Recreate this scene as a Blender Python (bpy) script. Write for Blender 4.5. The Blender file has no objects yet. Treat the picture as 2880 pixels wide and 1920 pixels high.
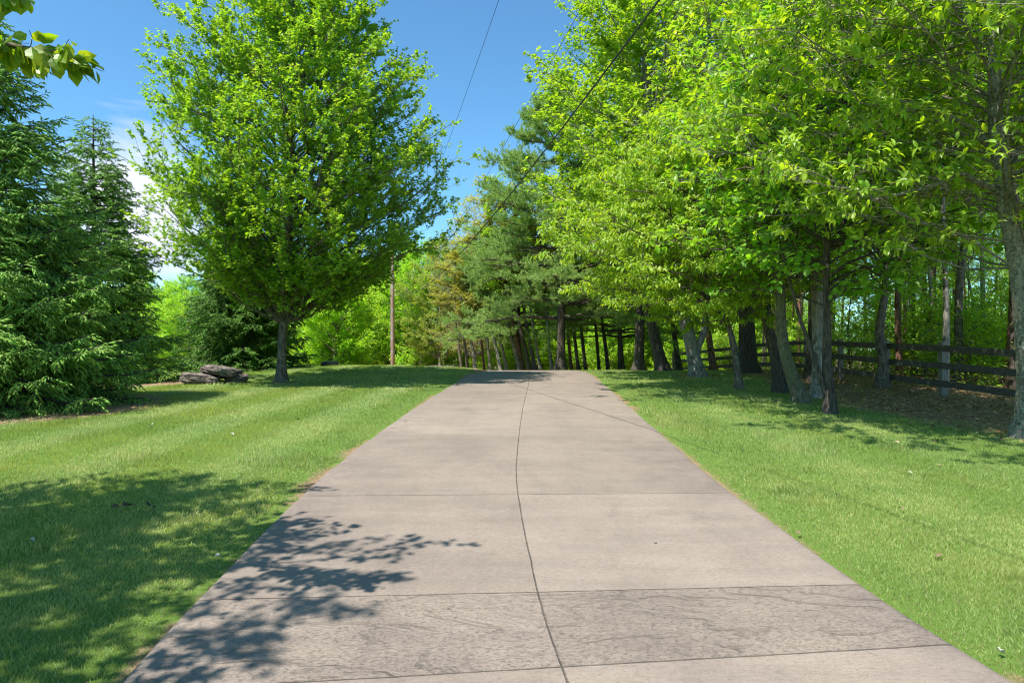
import bpy, math, random
import numpy as np
from mathutils import Vector, Matrix
R = math.radians
sc = bpy.context.scene
COL = sc.collection

# ------------------------------------------------------------------ camera, world, sun, exposure
cam_d = bpy.data.cameras.new("camera"); cam = bpy.data.objects.new("camera", cam_d); COL.objects.link(cam)
cam.location = (0, 0, 1.65); cam.rotation_euler = (R(90), 0, 0)
cam_d.sensor_width = 36; cam_d.lens = 24; cam_d.clip_end = 2000; cam_d.clip_start = 0.05
sc.camera = cam
SUN_EL, SUN_AZ = 61.0, 231.0          # azimuth clockwise from +Y (the view direction)
w = bpy.data.worlds.new("World"); sc.world = w; w.use_nodes = True
nt = w.node_tree; nt.nodes.clear()
def N(nt, t, **k):
    n = nt.nodes.new(t)
    for a, b in k.items(): setattr(n, a, b)
    return n
out = N(nt, 'ShaderNodeOutputWorld'); bg = N(nt, 'ShaderNodeBackground')
sky = N(nt, 'ShaderNodeTexSky'); sky.sky_type = 'NISHITA'; sky.sun_disc = False
sky.sun_elevation = R(SUN_EL); sky.sun_rotation = R(SUN_AZ); sky.altitude = 900
sky.air_density = 1.0; sky.dust_density = 0.6; sky.ozone_density = 2.2
bg.inputs['Strength'].default_value = 0.15
tc = N(nt, 'ShaderNodeTexCoord'); mp = N(nt, 'ShaderNodeMapping'); mp.inputs['Scale'].default_value = (1.0, 1.0, 4.0)
cn = N(nt, 'ShaderNodeTexNoise'); cn.inputs['Scale'].default_value = 2.2; cn.inputs['Detail'].default_value = 7; cn.inputs['Roughness'].default_value = .55
cn.inputs['Distortion'].default_value = .5
# soft cirrus bank low in the sky, to the left of the view
dt = N(nt, 'ShaderNodeVectorMath', operation='DISTANCE'); dt.inputs[1].default_value = Vector((-.56, 1.0, .20)).normalized()
mr = N(nt, 'ShaderNodeMapRange'); mr.inputs[1].default_value = .03; mr.inputs[2].default_value = .20; mr.inputs[3].default_value = .34; mr.inputs[4].default_value = -.35
ad = N(nt, 'ShaderNodeMath', operation='ADD'); rmp = N(nt, 'ShaderNodeMapRange'); rmp.inputs[1].default_value = .52; rmp.inputs[2].default_value = .74
mix = N(nt, 'ShaderNodeMixRGB'); mix.inputs[2].default_value = (3.4, 3.6, 4.1, 1)
L = nt.links.new
L(tc.outputs['Generated'], mp.inputs[0]); L(mp.outputs[0], cn.inputs['Vector']); L(tc.outputs['Generated'], dt.inputs[0])
L(dt.outputs['Value'], mr.inputs[0]); L(mr.outputs[0], ad.inputs[0]); L(cn.outputs['Fac'], ad.inputs[1]); L(ad.outputs[0], rmp.inputs[0])
L(rmp.outputs[0], mix.inputs[0]); 
tint = N(nt, 'ShaderNodeMixRGB', blend_type='MULTIPLY'); tint.inputs[0].default_value = 1; tint.inputs[2].default_value = (.43, .70, .775, 1)
L(sky.outputs[0], tint.inputs[1]); L(tint.outputs[0], mix.inputs[1]); L(mix.outputs[0], bg.inputs['Color']); L(bg.outputs[0], out.inputs[0])
sd = bpy.data.lights.new("sun", 'SUN'); sd.energy = 4.4; sd.angle = R(.55); sd.color = (1, .95, .86)
sun = bpy.data.objects.new("sun", sd); COL.objects.link(sun)
a = R(SUN_AZ); sv = Vector((math.sin(a)*math.cos(R(SUN_EL)), math.cos(a)*math.cos(R(SUN_EL)), math.sin(R(SUN_EL))))
sun.rotation_euler = sv.to_track_quat('Z', 'Y').to_euler()
sc.view_settings.view_transform = 'Standard'; sc.view_settings.look = 'None'; sc.view_settings.gamma = 1
sc.view_settings.exposure = 0.96
cy = sc.cycles
cy.max_bounces = 12; cy.diffuse_bounces = 7; cy.glossy_bounces = 2; cy.transmission_bounces = 8; cy.transparent_max_bounces = 4
cy.use_denoising = True; cy.filter_width = 1.1

# ------------------------------------------------------------------ numpy mesh helpers
rng = np.random.default_rng(7)
def unit(v): return v / np.maximum(np.linalg.norm(v, axis=-1, keepdims=True), 1e-9)
def hsh(i, j, s):
    h = (i.astype(np.int64)*374761393 + j.astype(np.int64)*668265263 + s*1442695041) & 0x7fffffff
    h = ((h ^ (h >> 13))*1274126177) & 0x7fffffff
    return ((h ^ (h >> 16)) & 0xffff)/65535.
def vnoise(x, y, s=0):
    i = np.floor(x); j = np.floor(y); u = x-i; v = y-j; u = u*u*(3-2*u); v = v*v*(3-2*v)
    return (hsh(i, j, s)*(1-u)+hsh(i+1, j, s)*u)*(1-v)+(hsh(i, j+1, s)*(1-u)+hsh(i+1, j+1, s)*u)*v
def fbm(x, y, s=0, o=3):
    t = 0; a = .5; n = 0
    for k in range(o): t = t+a*vnoise(x*2**k, y*2**k, s+k*17); n += a; a *= .5
    return t/n
def sstep(a, b, x): t = np.clip((x-a)/(b-a), 0, 1); return t*t*(3-2*t)
class Geo:
    """collects vertex / tri / quad arrays and builds ONE mesh"""
    def __init__(s): s.v = []; s.f = []; s.c = []; s.n = 0; s.sm = []
    def add(s, V, F, C=None, smooth=False):
        V = np.asarray(V, float).reshape(-1, 3); F = np.asarray(F, np.int64)
        s.v.append(V); s.f.append(F+s.n); s.n += len(V); s.sm.append(np.full(len(F), smooth))
        if C is None: C = np.ones((len(V), 3))*.5
        C = np.asarray(C, float)
        if C.ndim == 1: C = np.tile(C, (len(V), 1))
        s.c.append(C)
    def mesh(s, name, mats):
        V = np.concatenate(s.v); C = np.concatenate(s.c); me = bpy.data.meshes.new(name)
        sizes = np.concatenate([np.full(len(f), f.shape[1]) for f in s.f]); loops = np.concatenate([f.ravel() for f in s.f])
        me.vertices.add(len(V)); me.vertices.foreach_set('co', V.astype(np.float32).ravel())
        me.loops.add(len(loops)); me.loops.foreach_set('vertex_index', loops.astype(np.int32))
        me.polygons.add(len(sizes)); st = np.concatenate([[0], np.cumsum(sizes)[:-1]])
        me.polygons.foreach_set('loop_start', st.astype(np.int32)); me.polygons.foreach_set('loop_total', sizes.astype(np.int32))
        me.polygons.foreach_set('use_smooth', np.concatenate(s.sm))
        me.update(calc_edges=True)
        at = me.color_attributes.new('Col', 'FLOAT_COLOR', 'POINT')
        at.data.foreach_set('color', np.concatenate([C, np.ones((len(C), 1))], 1).astype(np.float32).ravel())
        for m in (mats if isinstance(mats, (list, tuple)) else [mats]): me.materials.append(m)
        return me
def ob(name, data, parent=None, loc=None, **props):
    o = bpy.data.objects.new(name, data); COL.objects.link(o)
    if parent is not None: o.parent = parent
    if loc is not None: o.location = loc
    for k, v in props.items(): o[k] = v
    return o
def thing(name, label, cat, loc, rz=0, group=None, scale=1):
    o = ob(name, None, None, loc, label=label, category=cat); o.rotation_euler = (0, 0, rz); o.scale = (scale,)*3
    o.empty_display_size = .2
    if group: o['group'] = group
    return o
def copy_tree(src, loc, rz, scale, label, group):
    r = src.copy(); COL.objects.link(r); r.location = loc; r.rotation_euler = (0, 0, rz); r.scale = (scale,)*3 if not isinstance(scale, tuple) else scale
    r['label'] = label
    if group: r['group'] = group
    elif 'group' in r: del r['group']
    for ch in src.children:
        c = ch.copy(); COL.objects.link(c); c.parent = r
    return r

def tube(geo, P, r, S=5, C=(.5, .5, .5), cap=False):
    """P (n,K,3), r (n,K)"""
    P = np.asarray(P, float); r = np.asarray(r, float)
    if P.ndim == 2: P = P[None]; r = r[None]
    n, K, _ = P.shape
    T = unit(np.gradient(P, axis=1))
    ref = np.where(np.abs(T[:, :1, 2:3]) > .8, np.array([1., 0, 0]), np.array([0, 0, 1.]))
    ref = np.repeat(ref, K, 1)
    A = unit(np.cross(T, ref)); B = np.cross(T, A)
    th = np.arange(S)/S*2*np.pi
    V = P[:, :, None]+r[:, :, None, None]*(A[:, :, None]*np.cos(th)[:, None]+B[:, :, None]*np.sin(th)[:, None])
    base = (np.arange(n)*K*S)[:, None, None]+(np.arange(K-1)*S)[None, :, None]
    i = np.arange(S)[None, None]; j = (np.arange(S)+1) % S
    q = np.stack([base+i, base+j, base+S+j, base+S+i], -1).reshape(-1, 4)
    geo.add(V, q, np.asarray(C), True)

def bez(P0, P1, P2, K):
    t = np.linspace(0, 1, K)[None, :, None]
    return (1-t)**2*P0[:, None]+2*t*(1-t)*P1[:, None]+t*t*P2[:, None]
def at_t(P, t):
    n, K, _ = P.shape; f = np.clip(t, 0, 1)*(K-1); i = np.minimum(f.astype(int), K-2); u = (f-i)[:, None]
    k = np.arange(n)
    return P[k, i]*(1-u)+P[k, i+1]*u, unit(P[k, i+1]-P[k, i])
def spawn(P, idx, t, ang, length, rg, K=4, flat=.5, up=.1, wob=.12, side=None):
    """children of paths P[idx] at t, leaving at angle ang; flat keeps them in the horizontal plane"""
    o, T = at_t(P[idx], t); n = len(idx)
    rnd = rg.normal(size=(n, 3)); rnd[:, 2] *= (1-flat)
    lat = unit(np.cross(T, np.array([0, 0, 1.]))+1e-6)
    s = np.where(rg.random(n) < .5, -1, 1) if side is None else side
    pr = unit(lat*s[:, None]*(.4+flat)+rnd*.7); pr = unit(pr-(pr*T).sum(1, keepdims=True)*T)
    D = unit(T*np.cos(ang)[:, None]+pr*np.sin(ang)[:, None])
    pts = [o]; d = D; p = o
    for k in range(K-1):
        d = unit(d+rg.normal(size=(n, 3))*wob+np.array([0, 0, up])); p = p+d*(length/(K-1))[:, None]; pts.append(p)
    return np.stack(pts, 1)

# leaf templates: (verts, tris); length 1 along +y, width along x, normal +z
def T_(v, f): return np.array(v, float), np.array(f)
LEAF4 = T_([(0, 0, 0), (-.24, .45, .07), (0, 1, -.05), (.24, .45, .07)], [(0, 2, 1), (0, 3, 2)])
LEAF5 = T_([(0, 0, 0), (-.27, .42, .07), (0, .5, 0), (.27, .42, .07), (0, 1, -.16)], [(0, 2, 1), (0, 3, 2), (1, 2, 4), (2, 3, 4)])
LONG = T_([(0, 0, 0), (-.19, .3, .06), (0, .32, 0), (.19, .3, .06), (-.17, .66, .02), (0, .68, -.05), (.17, .66, .02), (0, 1, -.2)],
          [(0, 2, 1), (0, 3, 2), (1, 2, 5), (1, 5, 4), (2, 3, 6), (2, 6, 5), (4, 5, 7), (5, 6, 7)])
BROAD = T_([(0, 0, 0), (-.3, .25, .06), (0, .3, 0), (.3, .25, .06), (-.3, .6, .03), (0, .62, -.03), (.3, .6, .03), (0, 1.0, -.12)],
          [(0, 2, 1), (0, 3, 2), (1, 2, 5), (1, 5, 4), (2, 3, 6), (2, 6, 5), (4, 5, 7), (5, 6, 7)])
MAPLE = T_([(0, .3, 0), (0, 0, .0), (-.5, .38, .06), (-.17, .52, .04), (0, 1, -.08), (.17, .52, .04), (.5, .38, .06), (-.26, .05, .03), (.26, .05, .03)],
           [(0, 7, 1), (0, 2, 7), (0, 3, 2), (0, 4, 3), (0, 5, 4), (0, 6, 5), (0, 8, 6), (0, 1, 8)])
def leaves(geo, P, D, Nn, s, C, tpl):
    V, F = tpl; y = unit(D); z = unit(Nn-(Nn*y).sum(1, keepdims=True)*y); x = np.cross(y, z)
    M = np.stack([x, y, z], -1)
    s = np.broadcast_to(s, (len(P),))
    W = P[:, None]+s[:, None, None]*np.einsum('nij,kj->nki', M, V)
    m = len(V); FF = (F[None]+(np.arange(len(P))*m)[:, None, None]).reshape(-1, 3)
    geo.add(W, FF, np.repeat(C, m, 0))
def colours(n, rg, cols, var=.18, clump=None):
    """random per-leaf colour between the listed leaf colours"""
    c = np.array(cols); k = rg.random((n, len(c)))**3
    if clump is not None: k = k*.6+clump
    k /= k.sum(1, keepdims=True); v = (k@c)*(1+rg.normal(size=(n, 1))*var)
    return np.clip(v, .004, 1)

# ------------------------------------------------------------------ materials
def mat(name):
    m = bpy.data.materials.new(name); m.use_nodes = True; m.node_tree.nodes.clear(); return m, m.node_tree
def leafmat(name, tr=.5, tcol=(2.2, 2.0, .4), rough=.42, spec=.35):
    m, t = mat(name); o = N(t, 'ShaderNodeOutputMaterial'); a = N(t, 'ShaderNodeAttribute', attribute_name='Col')
    p = N(t, 'ShaderNodeBsdfPrincipled'); p.inputs['Roughness'].default_value = rough; p.inputs['Specular IOR Level'].default_value = spec
    tl = N(t, 'ShaderNodeBsdfTranslucent'); mu = N(t, 'ShaderNodeMixRGB', blend_type='MULTIPLY'); mu.inputs[0].default_value = 1
    mu.inputs[2].default_value = (*tcol, 1); ms = N(t, 'ShaderNodeMixShader'); ms.inputs[0].default_value = tr
    l = t.links.new; l(a.outputs['Color'], p.inputs['Base Color']); l(a.outputs['Color'], mu.inputs[1]); l(mu.outputs[0], tl.inputs[0])
    l(p.outputs[0], ms.inputs[1]); l(tl.outputs[0], ms.inputs[2]); l(ms.outputs[0], o.inputs[0]); return m
def surf(name, c1, c2, scale=(1, 1, 1), ns=8, bump=.3, c3=None, s3=3, t3=(.5, .62), rough=.9, bd=.02, fine=None, coord='Object'):
    """two-colour noise surface with optional third-colour patches and bump"""
    m, t = mat(name); l = t.links.new; o = N(t, 'ShaderNodeOutputMaterial'); p = N(t, 'ShaderNodeBsdfPrincipled')
    p.inputs['Roughness'].default_value = rough; p.inputs['Specular IOR Level'].default_value = .25
    tc = N(t, 'ShaderNodeTexCoord'); mp = N(t, 'ShaderNodeMapping'); mp.inputs['Scale'].default_value = scale
    n1 = N(t, 'ShaderNodeTexNoise'); n1.inputs['Scale'].default_value = ns; n1.inputs['Detail'].default_value = 8; n1.inputs['Roughness'].default_value = .65
    cr = N(t, 'ShaderNodeValToRGB'); cr.color_ramp.elements[0].position = .36; cr.color_ramp.elements[1].position = .66
    cr.color_ramp.elements[0].color = (*c1, 1); cr.color_ramp.elements[1].color = (*c2, 1)
    l(tc.outputs[coord], mp.inputs[0]); l(mp.outputs[0], n1.inputs['Vector']); l(n1.outputs['Fac'], cr.inputs[0]); col = cr.outputs[0]
    if c3 is not None:
        n3 = N(t, 'ShaderNodeTexNoise'); n3.inputs['Scale'].default_value = s3; n3.inputs['Detail'].default_value = 6; n3.inputs['Roughness'].default_value = .7
        r3 = N(t, 'ShaderNodeMapRange'); r3.inputs[1].default_value = t3[0]; r3.inputs[2].default_value = t3[1]
        mx = N(t, 'ShaderNodeMixRGB'); mx.inputs[2].default_value = (*c3, 1)
        l(tc.outputs[coord], n3.inputs['Vector']); l(n3.outputs['Fac'], r3.inputs[0]); l(r3.outputs[0], mx.inputs[0]); l(col, mx.inputs[1]); col = mx.outputs[0]
    b = N(t, 'ShaderNodeBump'); b.inputs['Strength'].default_value = bump; b.inputs['Distance'].default_value = bd
    l(n1.outputs['Fac'], b.inputs['Height']); l(b.outputs[0], p.inputs['Normal']); l(col, p.inputs['Base Color']); l(p.outputs[0], o.inputs[0])
    return m
M = {}
M['leaf'] = leafmat('leaf_thin', .45)
M['leaf_big'] = leafmat('leaf_broad', .5, (2.2, 1.95, .35), .38, .4)
M['needle'] = leafmat('needle', .22, (1.5, 1.6, .5), .6, .12)
M['grass'] = leafmat('grass_blade', .4, (1.6, 1.5, .5), .5, .25)
M['bark'] = surf('bark_grey', (.06, .048, .038), (.26, .22, .18), (1, 1, .22), 22, .9, (.27, .28, .22), 7, (.56, .66), bd=.03)
M['bark_dark'] = surf('bark_dark', (.035, .028, .022), (.15, .122, .098), (1, 1, .2), 26, 1, (.13, .13, .11), 6, (.6, .7), bd=.03)
M['bark_moss'] = surf('bark_mossy', (.07, .062, .04), (.22, .20, .13), (1, 1, .4), 20, .8, (.12, .14, .06), 5, (.52, .64), bd=.025)
M['bark_pale'] = surf('bark_pale', (.16, .145, .12), (.40, .37, .32), (1, 1, .3), 16, .6, (.10, .095, .08), 6, (.52, .62), bd=.02)
M['bark_red'] = surf('bark_red', (.09, .045, .03), (.30, .17, .12), (1, 1, .25), 20, .9, None, bd=.03)
M['bark_lichen'] = surf('bark_lichen', (.08, .068, .056), (.27, .24, .20), (1, 1, .3), 18, 1, (.33, .33, .24), 26, (.48, .62), bd=.035)

# ------------------------------------------------------------------ terrain
CY = np.array([-4, 0, 2, 3.3, 4.3, 6.65, 8.5, 12.9, 18, 22, 25, 27.5, 29.5, 31, 32, 33])
CX = np.array([1.3, .72, .42, .255, .165, .06, .065, .20, .42, .57, .68, .62, .25, -.6, -2., -4.5])
from numpy import interp
def smooth_path(Y, X, n=260):
    t = np.linspace(0, len(Y)-1, n); i = np.clip(t.astype(int), 0, len(Y)-2); u = t-i
    def c(A):
        a0 = A[np.maximum(i-1, 0)]; a1 = A[i]; a2 = A[i+1]; a3 = A[np.minimum(i+2, len(A)-1)]
        return .5*((2*a1)+(-a0+a2)*u+(2*a0-5*a1+4*a2-a3)*u*u+(-a0+3*a1-3*a2+a3)*u**3)
    return c(X), c(Y)
PY = np.array([-20, 0, 2.5, 4.28, 6.65, 9.79, 12.9, 18, 22, 25, 28, 30, 34, 40, 60, 100, 400.])
PZ = np.array([-.3, -.03, -.005, .045, .145, .258, .33, .42, .475, .49, .44, .36, .05, -.45, -1.6, -3, -9.])
def prof(y):
    return (interp(y-.7, PY, PZ)+interp(y, PY, PZ)*2+interp(y+.7, PY, PZ))/4
def gz(x, y):
    x = np.asarray(x, float); y = np.asarray(y, float)
    z = prof(y)
    z = z+.24*np.exp(-(((x+5.8)/4.6)**2+((y-28)/4.0)**2))          # grassy hump left of the drive
    d = np.abs(x-interp(y, CY, CX))-2.1
    z = z+.05*(fbm(x*.18, y*.18, 3)-.5)*sstep(.5, 4, d)
    z = z-.0009*np.maximum(-x-16, 0)**1.5
    return z
DRX, DRY = smooth_path(CY, CX)
def drive_d(x, y):
    """distance outside the drive edge (negative on the slab)"""
    d = np.abs(x-interp(y, DRY, DRX))-2.1
    far = np.where(y > 31, np.maximum(d, (y-33)*.6), d)
    return far
# trunks and litter
def litter(x, y):
    e = interp(y, [5, 8, 10, 13, 17, 22, 26, 34], [9.2, 8.2, 7.2, 6.6, 6.9, 7.6, 8.3, 9])
    m = sstep(-.7, 1.2, x-e+1.6*(fbm(x*.9, y*.9, 5)-.5))
    m = np.maximum(m, sstep(3.7, 2.6, np.hypot(x+10.4, y-13.6))*.95)
    m = np.maximum(m, sstep(3.1, 2.4, np.hypot(x+12.3, y-20.2))*.95)
    for (tx, ty, r) in ((6.3, 23, 1.2), (-6.75, 20.2, .55), (-9.9, 19.6, .9)):
        m = np.maximum(m, sstep(r, r*.4, np.hypot(x-tx, y-ty))*.8)
    m = np.maximum(m, sstep(33, 40, y))
    return m
def axis(segs):
    a = [np.arange(s, e, d) for s, e, d in segs]; return np.concatenate(a+[[segs[-1][1]]])
gx = axis([(-400, -60, 20), (-60, -24, 2), (-24, 24, .3), (24, 60, 2), (60, 400, 20)])
gy = axis([(-60, -4, 4), (-4, 42, .3), (42, 100, 2), (100, 600, 25)])
X, Y = np.meshgrid(gx, gy); Z = gz(X, Y)
Z = np.where(drive_d(X, Y) < -.25, Z-.06, Z)
nx, ny = len(gx), len(gy); ii = np.arange(ny-1)[:, None]*nx+np.arange(nx-1)[None]
F = np.stack([ii, ii+1, ii+nx+1, ii+nx], -1).reshape(-1, 4)
dd = drive_d(X, Y); soil = np.maximum(sstep(.12, .0, dd-.22*(fbm(X*3, Y*3, 9)-.5))*.75, litter(X, Y))
g = Geo(); g.add(np.stack([X, Y, Z], -1), F, np.stack([soil, soil*0, soil*0], -1).reshape(-1, 3), True)
def ground_mat():
    m, t = mat('lawn_soil'); l = t.links.new; o = N(t, 'ShaderNodeOutputMaterial'); p = N(t, 'ShaderNodeBsdfPrincipled'); p.inputs['Roughness'].default_value = .95
    p.inputs['Specular IOR Level'].default_value = .1
    a = N(t, 'ShaderNodeAttribute', attribute_name='Col'); s = N(t, 'ShaderNodeSeparateColor'); tc = N(t, 'ShaderNodeTexCoord')
    def noise(sc_, d=6, r=.6):
        n = N(t, 'ShaderNodeTexNoise'); n.inputs['Scale'].default_value = sc_; n.inputs['Detail'].default_value = d; n.inputs['Roughness'].default_value = r
        l(tc.outputs['Object'], n.inputs['Vector']); return n.outputs['Fac']
    def ramp(f, *e):
        r = N(t, 'ShaderNodeValToRGB'); el = r.color_ramp.elements
        while len(el) < len(e): el.new(.5)
        for q, (pos, c) in zip(el, e): q.position = pos; q.color = (*c, 1)
        l(f, r.inputs[0]); return r.outputs[0]
    n1 = noise(60, 8, .7); n2 = noise(1.3)
    grass = ramp(n1, (.3, (.08, .15, .025)), (.7, (.18, .29, .055)))
    lit = ramp(n1, (.25, (.10, .065, .040)), (.5, (.30, .20, .125)), (.75, (.52, .38, .25)))
    add = N(t, 'ShaderNodeMath', operation='ADD'); sub = N(t, 'ShaderNodeMath', operation='SUBTRACT'); sub.inputs[1].default_value = .5
    n3 = noise(9, 5); l(n3, sub.inputs[0]); l(sub.outputs[0], add.inputs[1]); l(a.outputs['Color'], s.inputs[0]); l(s.outputs[0], add.inputs[0])
    mr = N(t, 'ShaderNodeMapRange'); mr.inputs[1].default_value = .3; mr.inputs[2].default_value = .6; l(add.outputs[0], mr.inputs[0])
    mx = N(t, 'ShaderNodeMixRGB'); l(mr.outputs[0], mx.inputs[0]); l(grass, mx.inputs[1]); l(lit, mx.inputs[2]); l(mx.outputs[0], p.inputs['Base Color'])
    b = N(t, 'ShaderNodeBump'); b.inputs['Strength'].default_value = .8; b.inputs['Distance'].default_value = .03; l(n1, b.inputs['Height']); l(b.outputs[0], p.inputs['Normal'])
    l(p.outputs[0], o.inputs[0]); return m
M['ground'] = ground_mat()
ob('lawn', g.mesh('lawn', M['ground']), kind='structure')

# ------------------------------------------------------------------ driveway slab (with tooled joints and a stamped band)
T = np.linspace(0, 1, len(DRX)); dx = np.gradient(DRX); dy = np.gradient(DRY); ln = np.hypot(dx, dy)
NX, NY = dy/ln, -dx/ln        # pointing right
arc = np.concatenate([[0], np.cumsum(np.hypot(np.diff(DRX), np.diff(DRY)))])
SA = np.arange(0, arc[-1], .12); cxs = interp(SA, arc, DRX); cys = interp(SA, arc, DRY); nxs = interp(SA, arc, NX); nys = interp(SA, arc, NY)
US = np.concatenate([[-2.1, -2.1, -2.09], np.linspace(-2.06, 2.06, 36), [2.09, 2.1, 2.1]])
UZ = np.concatenate([[-.08, .012, .022], np.full(36, .026), [.022, .012, -.08]])
ed = 0.025*(fbm(SA*1.3, SA*0+3, 4)-.5)
W = US[None]*(1+0*SA[:, None]); W = W+np.sign(US)[None]*(np.abs(US)[None] > 1.9)*ed[:, None]
VX = cxs[:, None]+nxs[:, None]*W; VY = cys[:, None]+nys[:, None]*W; VZ = prof(VY)+UZ[None]
n1, n2 = VX.shape; ii = np.arange(n1-1)[:, None]*n2+np.arange(n2-1)[None]
F = np.stack([ii, ii+1, ii+n2+1, ii+n2], -1).reshape(-1, 4)
g = Geo(); g.add(np.stack([VX, VY, VZ], -1), F[:, ::-1] if False else F, np.stack([W/4.2+.5, SA[:, None]/50+0*W, 0*W], -1).reshape(-1, 3), True)
JY = [3.37, 4.30, 6.62, 9.85, 12.85, 16.1, 19.3, 22.6]
JS = [float(interp(y, DRY, arc)) for y in JY]
def concrete():
    m, t = mat('driveway_concrete'); l = t.links.new; o = N(t, 'ShaderNodeOutputMaterial'); p = N(t, 'ShaderNodeBsdfPrincipled')
    p.inputs['Roughness'].default_value = .8; p.inputs['Specular IOR Level'].default_value = .2
    a = N(t, 'ShaderNodeAttribute', attribute_name='Col'); s = N(t, 'ShaderNodeSeparateColor'); l(a.outputs['Color'], s.inputs[0])
    tc = N(t, 'ShaderNodeTexCoord')
    def math_(op, x, y=None, clamp=False):
        n = N(t, 'ShaderNodeMath', operation=op); n.use_clamp = clamp
        for k, v in ((0, x), (1, y)):
            if v is None: continue
            if isinstance(v, (int, float)): n.inputs[k].default_value = v
            else: l(v, n.inputs[k])
        return n.outputs[0]
    def noise(sc_, d=6, r=.6, scale=(1, 1, 1), dist=0, rot=0):
        mp = N(t, 'ShaderNodeMapping'); mp.inputs['Scale'].default_value = scale; mp.inputs['Rotation'].default_value = (0, 0, rot); l(tc.outputs['Object'], mp.inputs[0])
        n = N(t, 'ShaderNodeTexNoise'); n.inputs['Scale'].default_value = sc_; n.inputs['Detail'].default_value = d; n.inputs['Roughness'].default_value = r
        n.inputs['Distortion'].default_value = dist; l(mp.outputs[0], n.inputs['Vector']); return n.outputs['Fac']
    def mrange(v, a0, a1, b0=0, b1=1):
        n = N(t, 'ShaderNodeMapRange'); l(v, n.inputs[0])
        for k, q in zip((1, 2, 3, 4), (a0, a1, b0, b1)): n.inputs[k].default_value = q
        return n.outputs[0]
    U = math_('MULTIPLY', math_('SUBTRACT', s.outputs[0], .5), 4.2); S = math_('MULTIPLY', s.outputs[1], 50)
    wob = math_('MULTIPLY', math_('SUBTRACT', noise(3, 4), .5), .02)
    Uw = math_('ADD', U, wob); Sw = math_('ADD', S, wob)
    line = mrange(math_('ABSOLUTE', Uw), .003, .007, 1, 0)
    for k, j in enumerate(JS):
        wd = .0052 if k < 3 else .0034
        line = math_('MAXIMUM', line, mrange(math_('ABSOLUTE', math_('SUBTRACT', Sw, j)), wd*.6, wd*1.3, 1, 0))
    # stamped band: between the first two joints
    band = math_('MULTIPLY', math_('GREATER_THAN', S, JS[0]), math_('LESS_THAN', S, JS[1]))
    big = noise(.9, 4, .5); med = noise(5, 6, .6); fine = noise(140, 4, .7); streak = noise(2.2, 5, .6, (.35, 2.4, 1)); broom = noise(40, 3, .5, (.12, 3, 1))
    pit = mrange(noise(42, 2, .5, (.6, 1.6, 1)), .655, .72); pit2 = mrange(noise(48, 10, .9, (.8, 1.3, 1), .0), .53, .72)
    slate = math_('MULTIPLY', noise(1.25, 5, .5, (.6, 1.35, 1), .8), 5.5)
    fr = math_('FRACT', slate); ledge_shade = mrange(fr, .90, .99); ledge = math_('ADD', math_('FLOOR', slate), mrange(fr, .80, 1.0))  # thin dark line along each ledge, crevice shade drawn into the colour
    vm = mrange(noise(2.1, 3), .40, .54)
    ledge_shade = math_('MULTIPLY', ledge_shade, vm)
    c = N(t, 'ShaderNodeValToRGB'); e = c.color_ramp.elements; e[0].position = .3; e[0].color = (.265, .218, .188, 1); e[1].position = .7; e[1].color = (.390, .320, .260, 1)
    l(math_('ADD', math_('MULTIPLY', big, .55), math_('MULTIPLY', streak, .45)), c.inputs[0]); col = c.outputs[0]
    def darken(col, f, k, tint=(1, 1, 1)):
        mx = N(t, 'ShaderNodeMixRGB', blend_type='MULTIPLY'); mx.inputs[2].default_value = (k*tint[0], k*tint[1], k*tint[2], 1)
        l(f, mx.inputs[0]); l(col, mx.inputs[1]); return mx.outputs[0]
    idx = math_('MULTIPLY', math_('GREATER_THAN', U, 0), 17.3)
    col = darken(col, math_('MULTIPLY', mrange(noise(.55, 7, .7, (1, .8, 1), .6), .45, .62), .5), .84, (1.0, .99, 1.01))
    for j in JS: idx = math_('ADD', idx, math_('GREATER_THAN', S, j))
    wn = N(t, 'ShaderNodeTexWhiteNoise', noise_dimensions='1D'); l(idx, wn.inputs['W'])
    col = darken(col, mrange(wn.outputs['Value'], 0, 1, 0, 1), .90)
    edge = math_('MULTIPLY', mrange(math_('ABSOLUTE', U), 1.2, 2.1), mrange(med, .35, .6))
    col = darken(col, math_('MULTIPLY', edge, .55), .80, (1, .98, 1.03))
    col = darken(col, math_('MULTIPLY', mrange(fine, .38, .62), .8), .78)
    col = darken(col, mrange(noise(38, 9, .85, (.7, 1.25, 1)), .44, .60), .80, (1, .99, .98))
    col = darken(col, mrange(noise(85, 3, .7), .58, .68), .74)
    col = darken(col, math_('MULTIPLY', mrange(noise(1.6, 9, .75, (1.3, .5, 1), .4), .52, .68), .6), .80, (1, .99, 1.03))
    tyre = math_('MULTIPLY', mrange(math_('ABSOLUTE', math_('SUBTRACT', math_('ABSOLUTE', math_('ADD', U, .12)), .86)), .12, .34, 1, 0), mrange(noise(2.5, 6, .7, (1.5, .3, 1)), .38, .66))
    col = darken(col, math_('MULTIPLY', tyre, .35), .80)
    col = darken(col, mrange(noise(11, 3, .6), .69, .76), .70)
    col = darken(col, math_('MULTIPLY', broom, .3), .78)
    col = darken(col, math_('MULTIPLY', pit, mrange(big, .45, .6, .3, .9)), .66)
    col = darken(col, math_('MULTIPLY', math_('MULTIPLY', pit2, band), mrange(noise(2.2, 6, .7), .52, .64, .0, .7)), .74)
    col = darken(col, math_('MULTIPLY', math_('MULTIPLY', ledge_shade, band), .6), .58)
    col = darken(col, math_('MULTIPLY', mrange(med, .4, .7), .35), .84)
    col = darken(col, math_('MULTIPLY', line, mrange(noise(5, 4, .7), .3, .6, .55, 1)), .36)
    l(col, p.inputs['Base Color'])
    h = math_('ADD', math_('MULTIPLY', fine, .002), math_('MULTIPLY', line, -.006))
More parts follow.
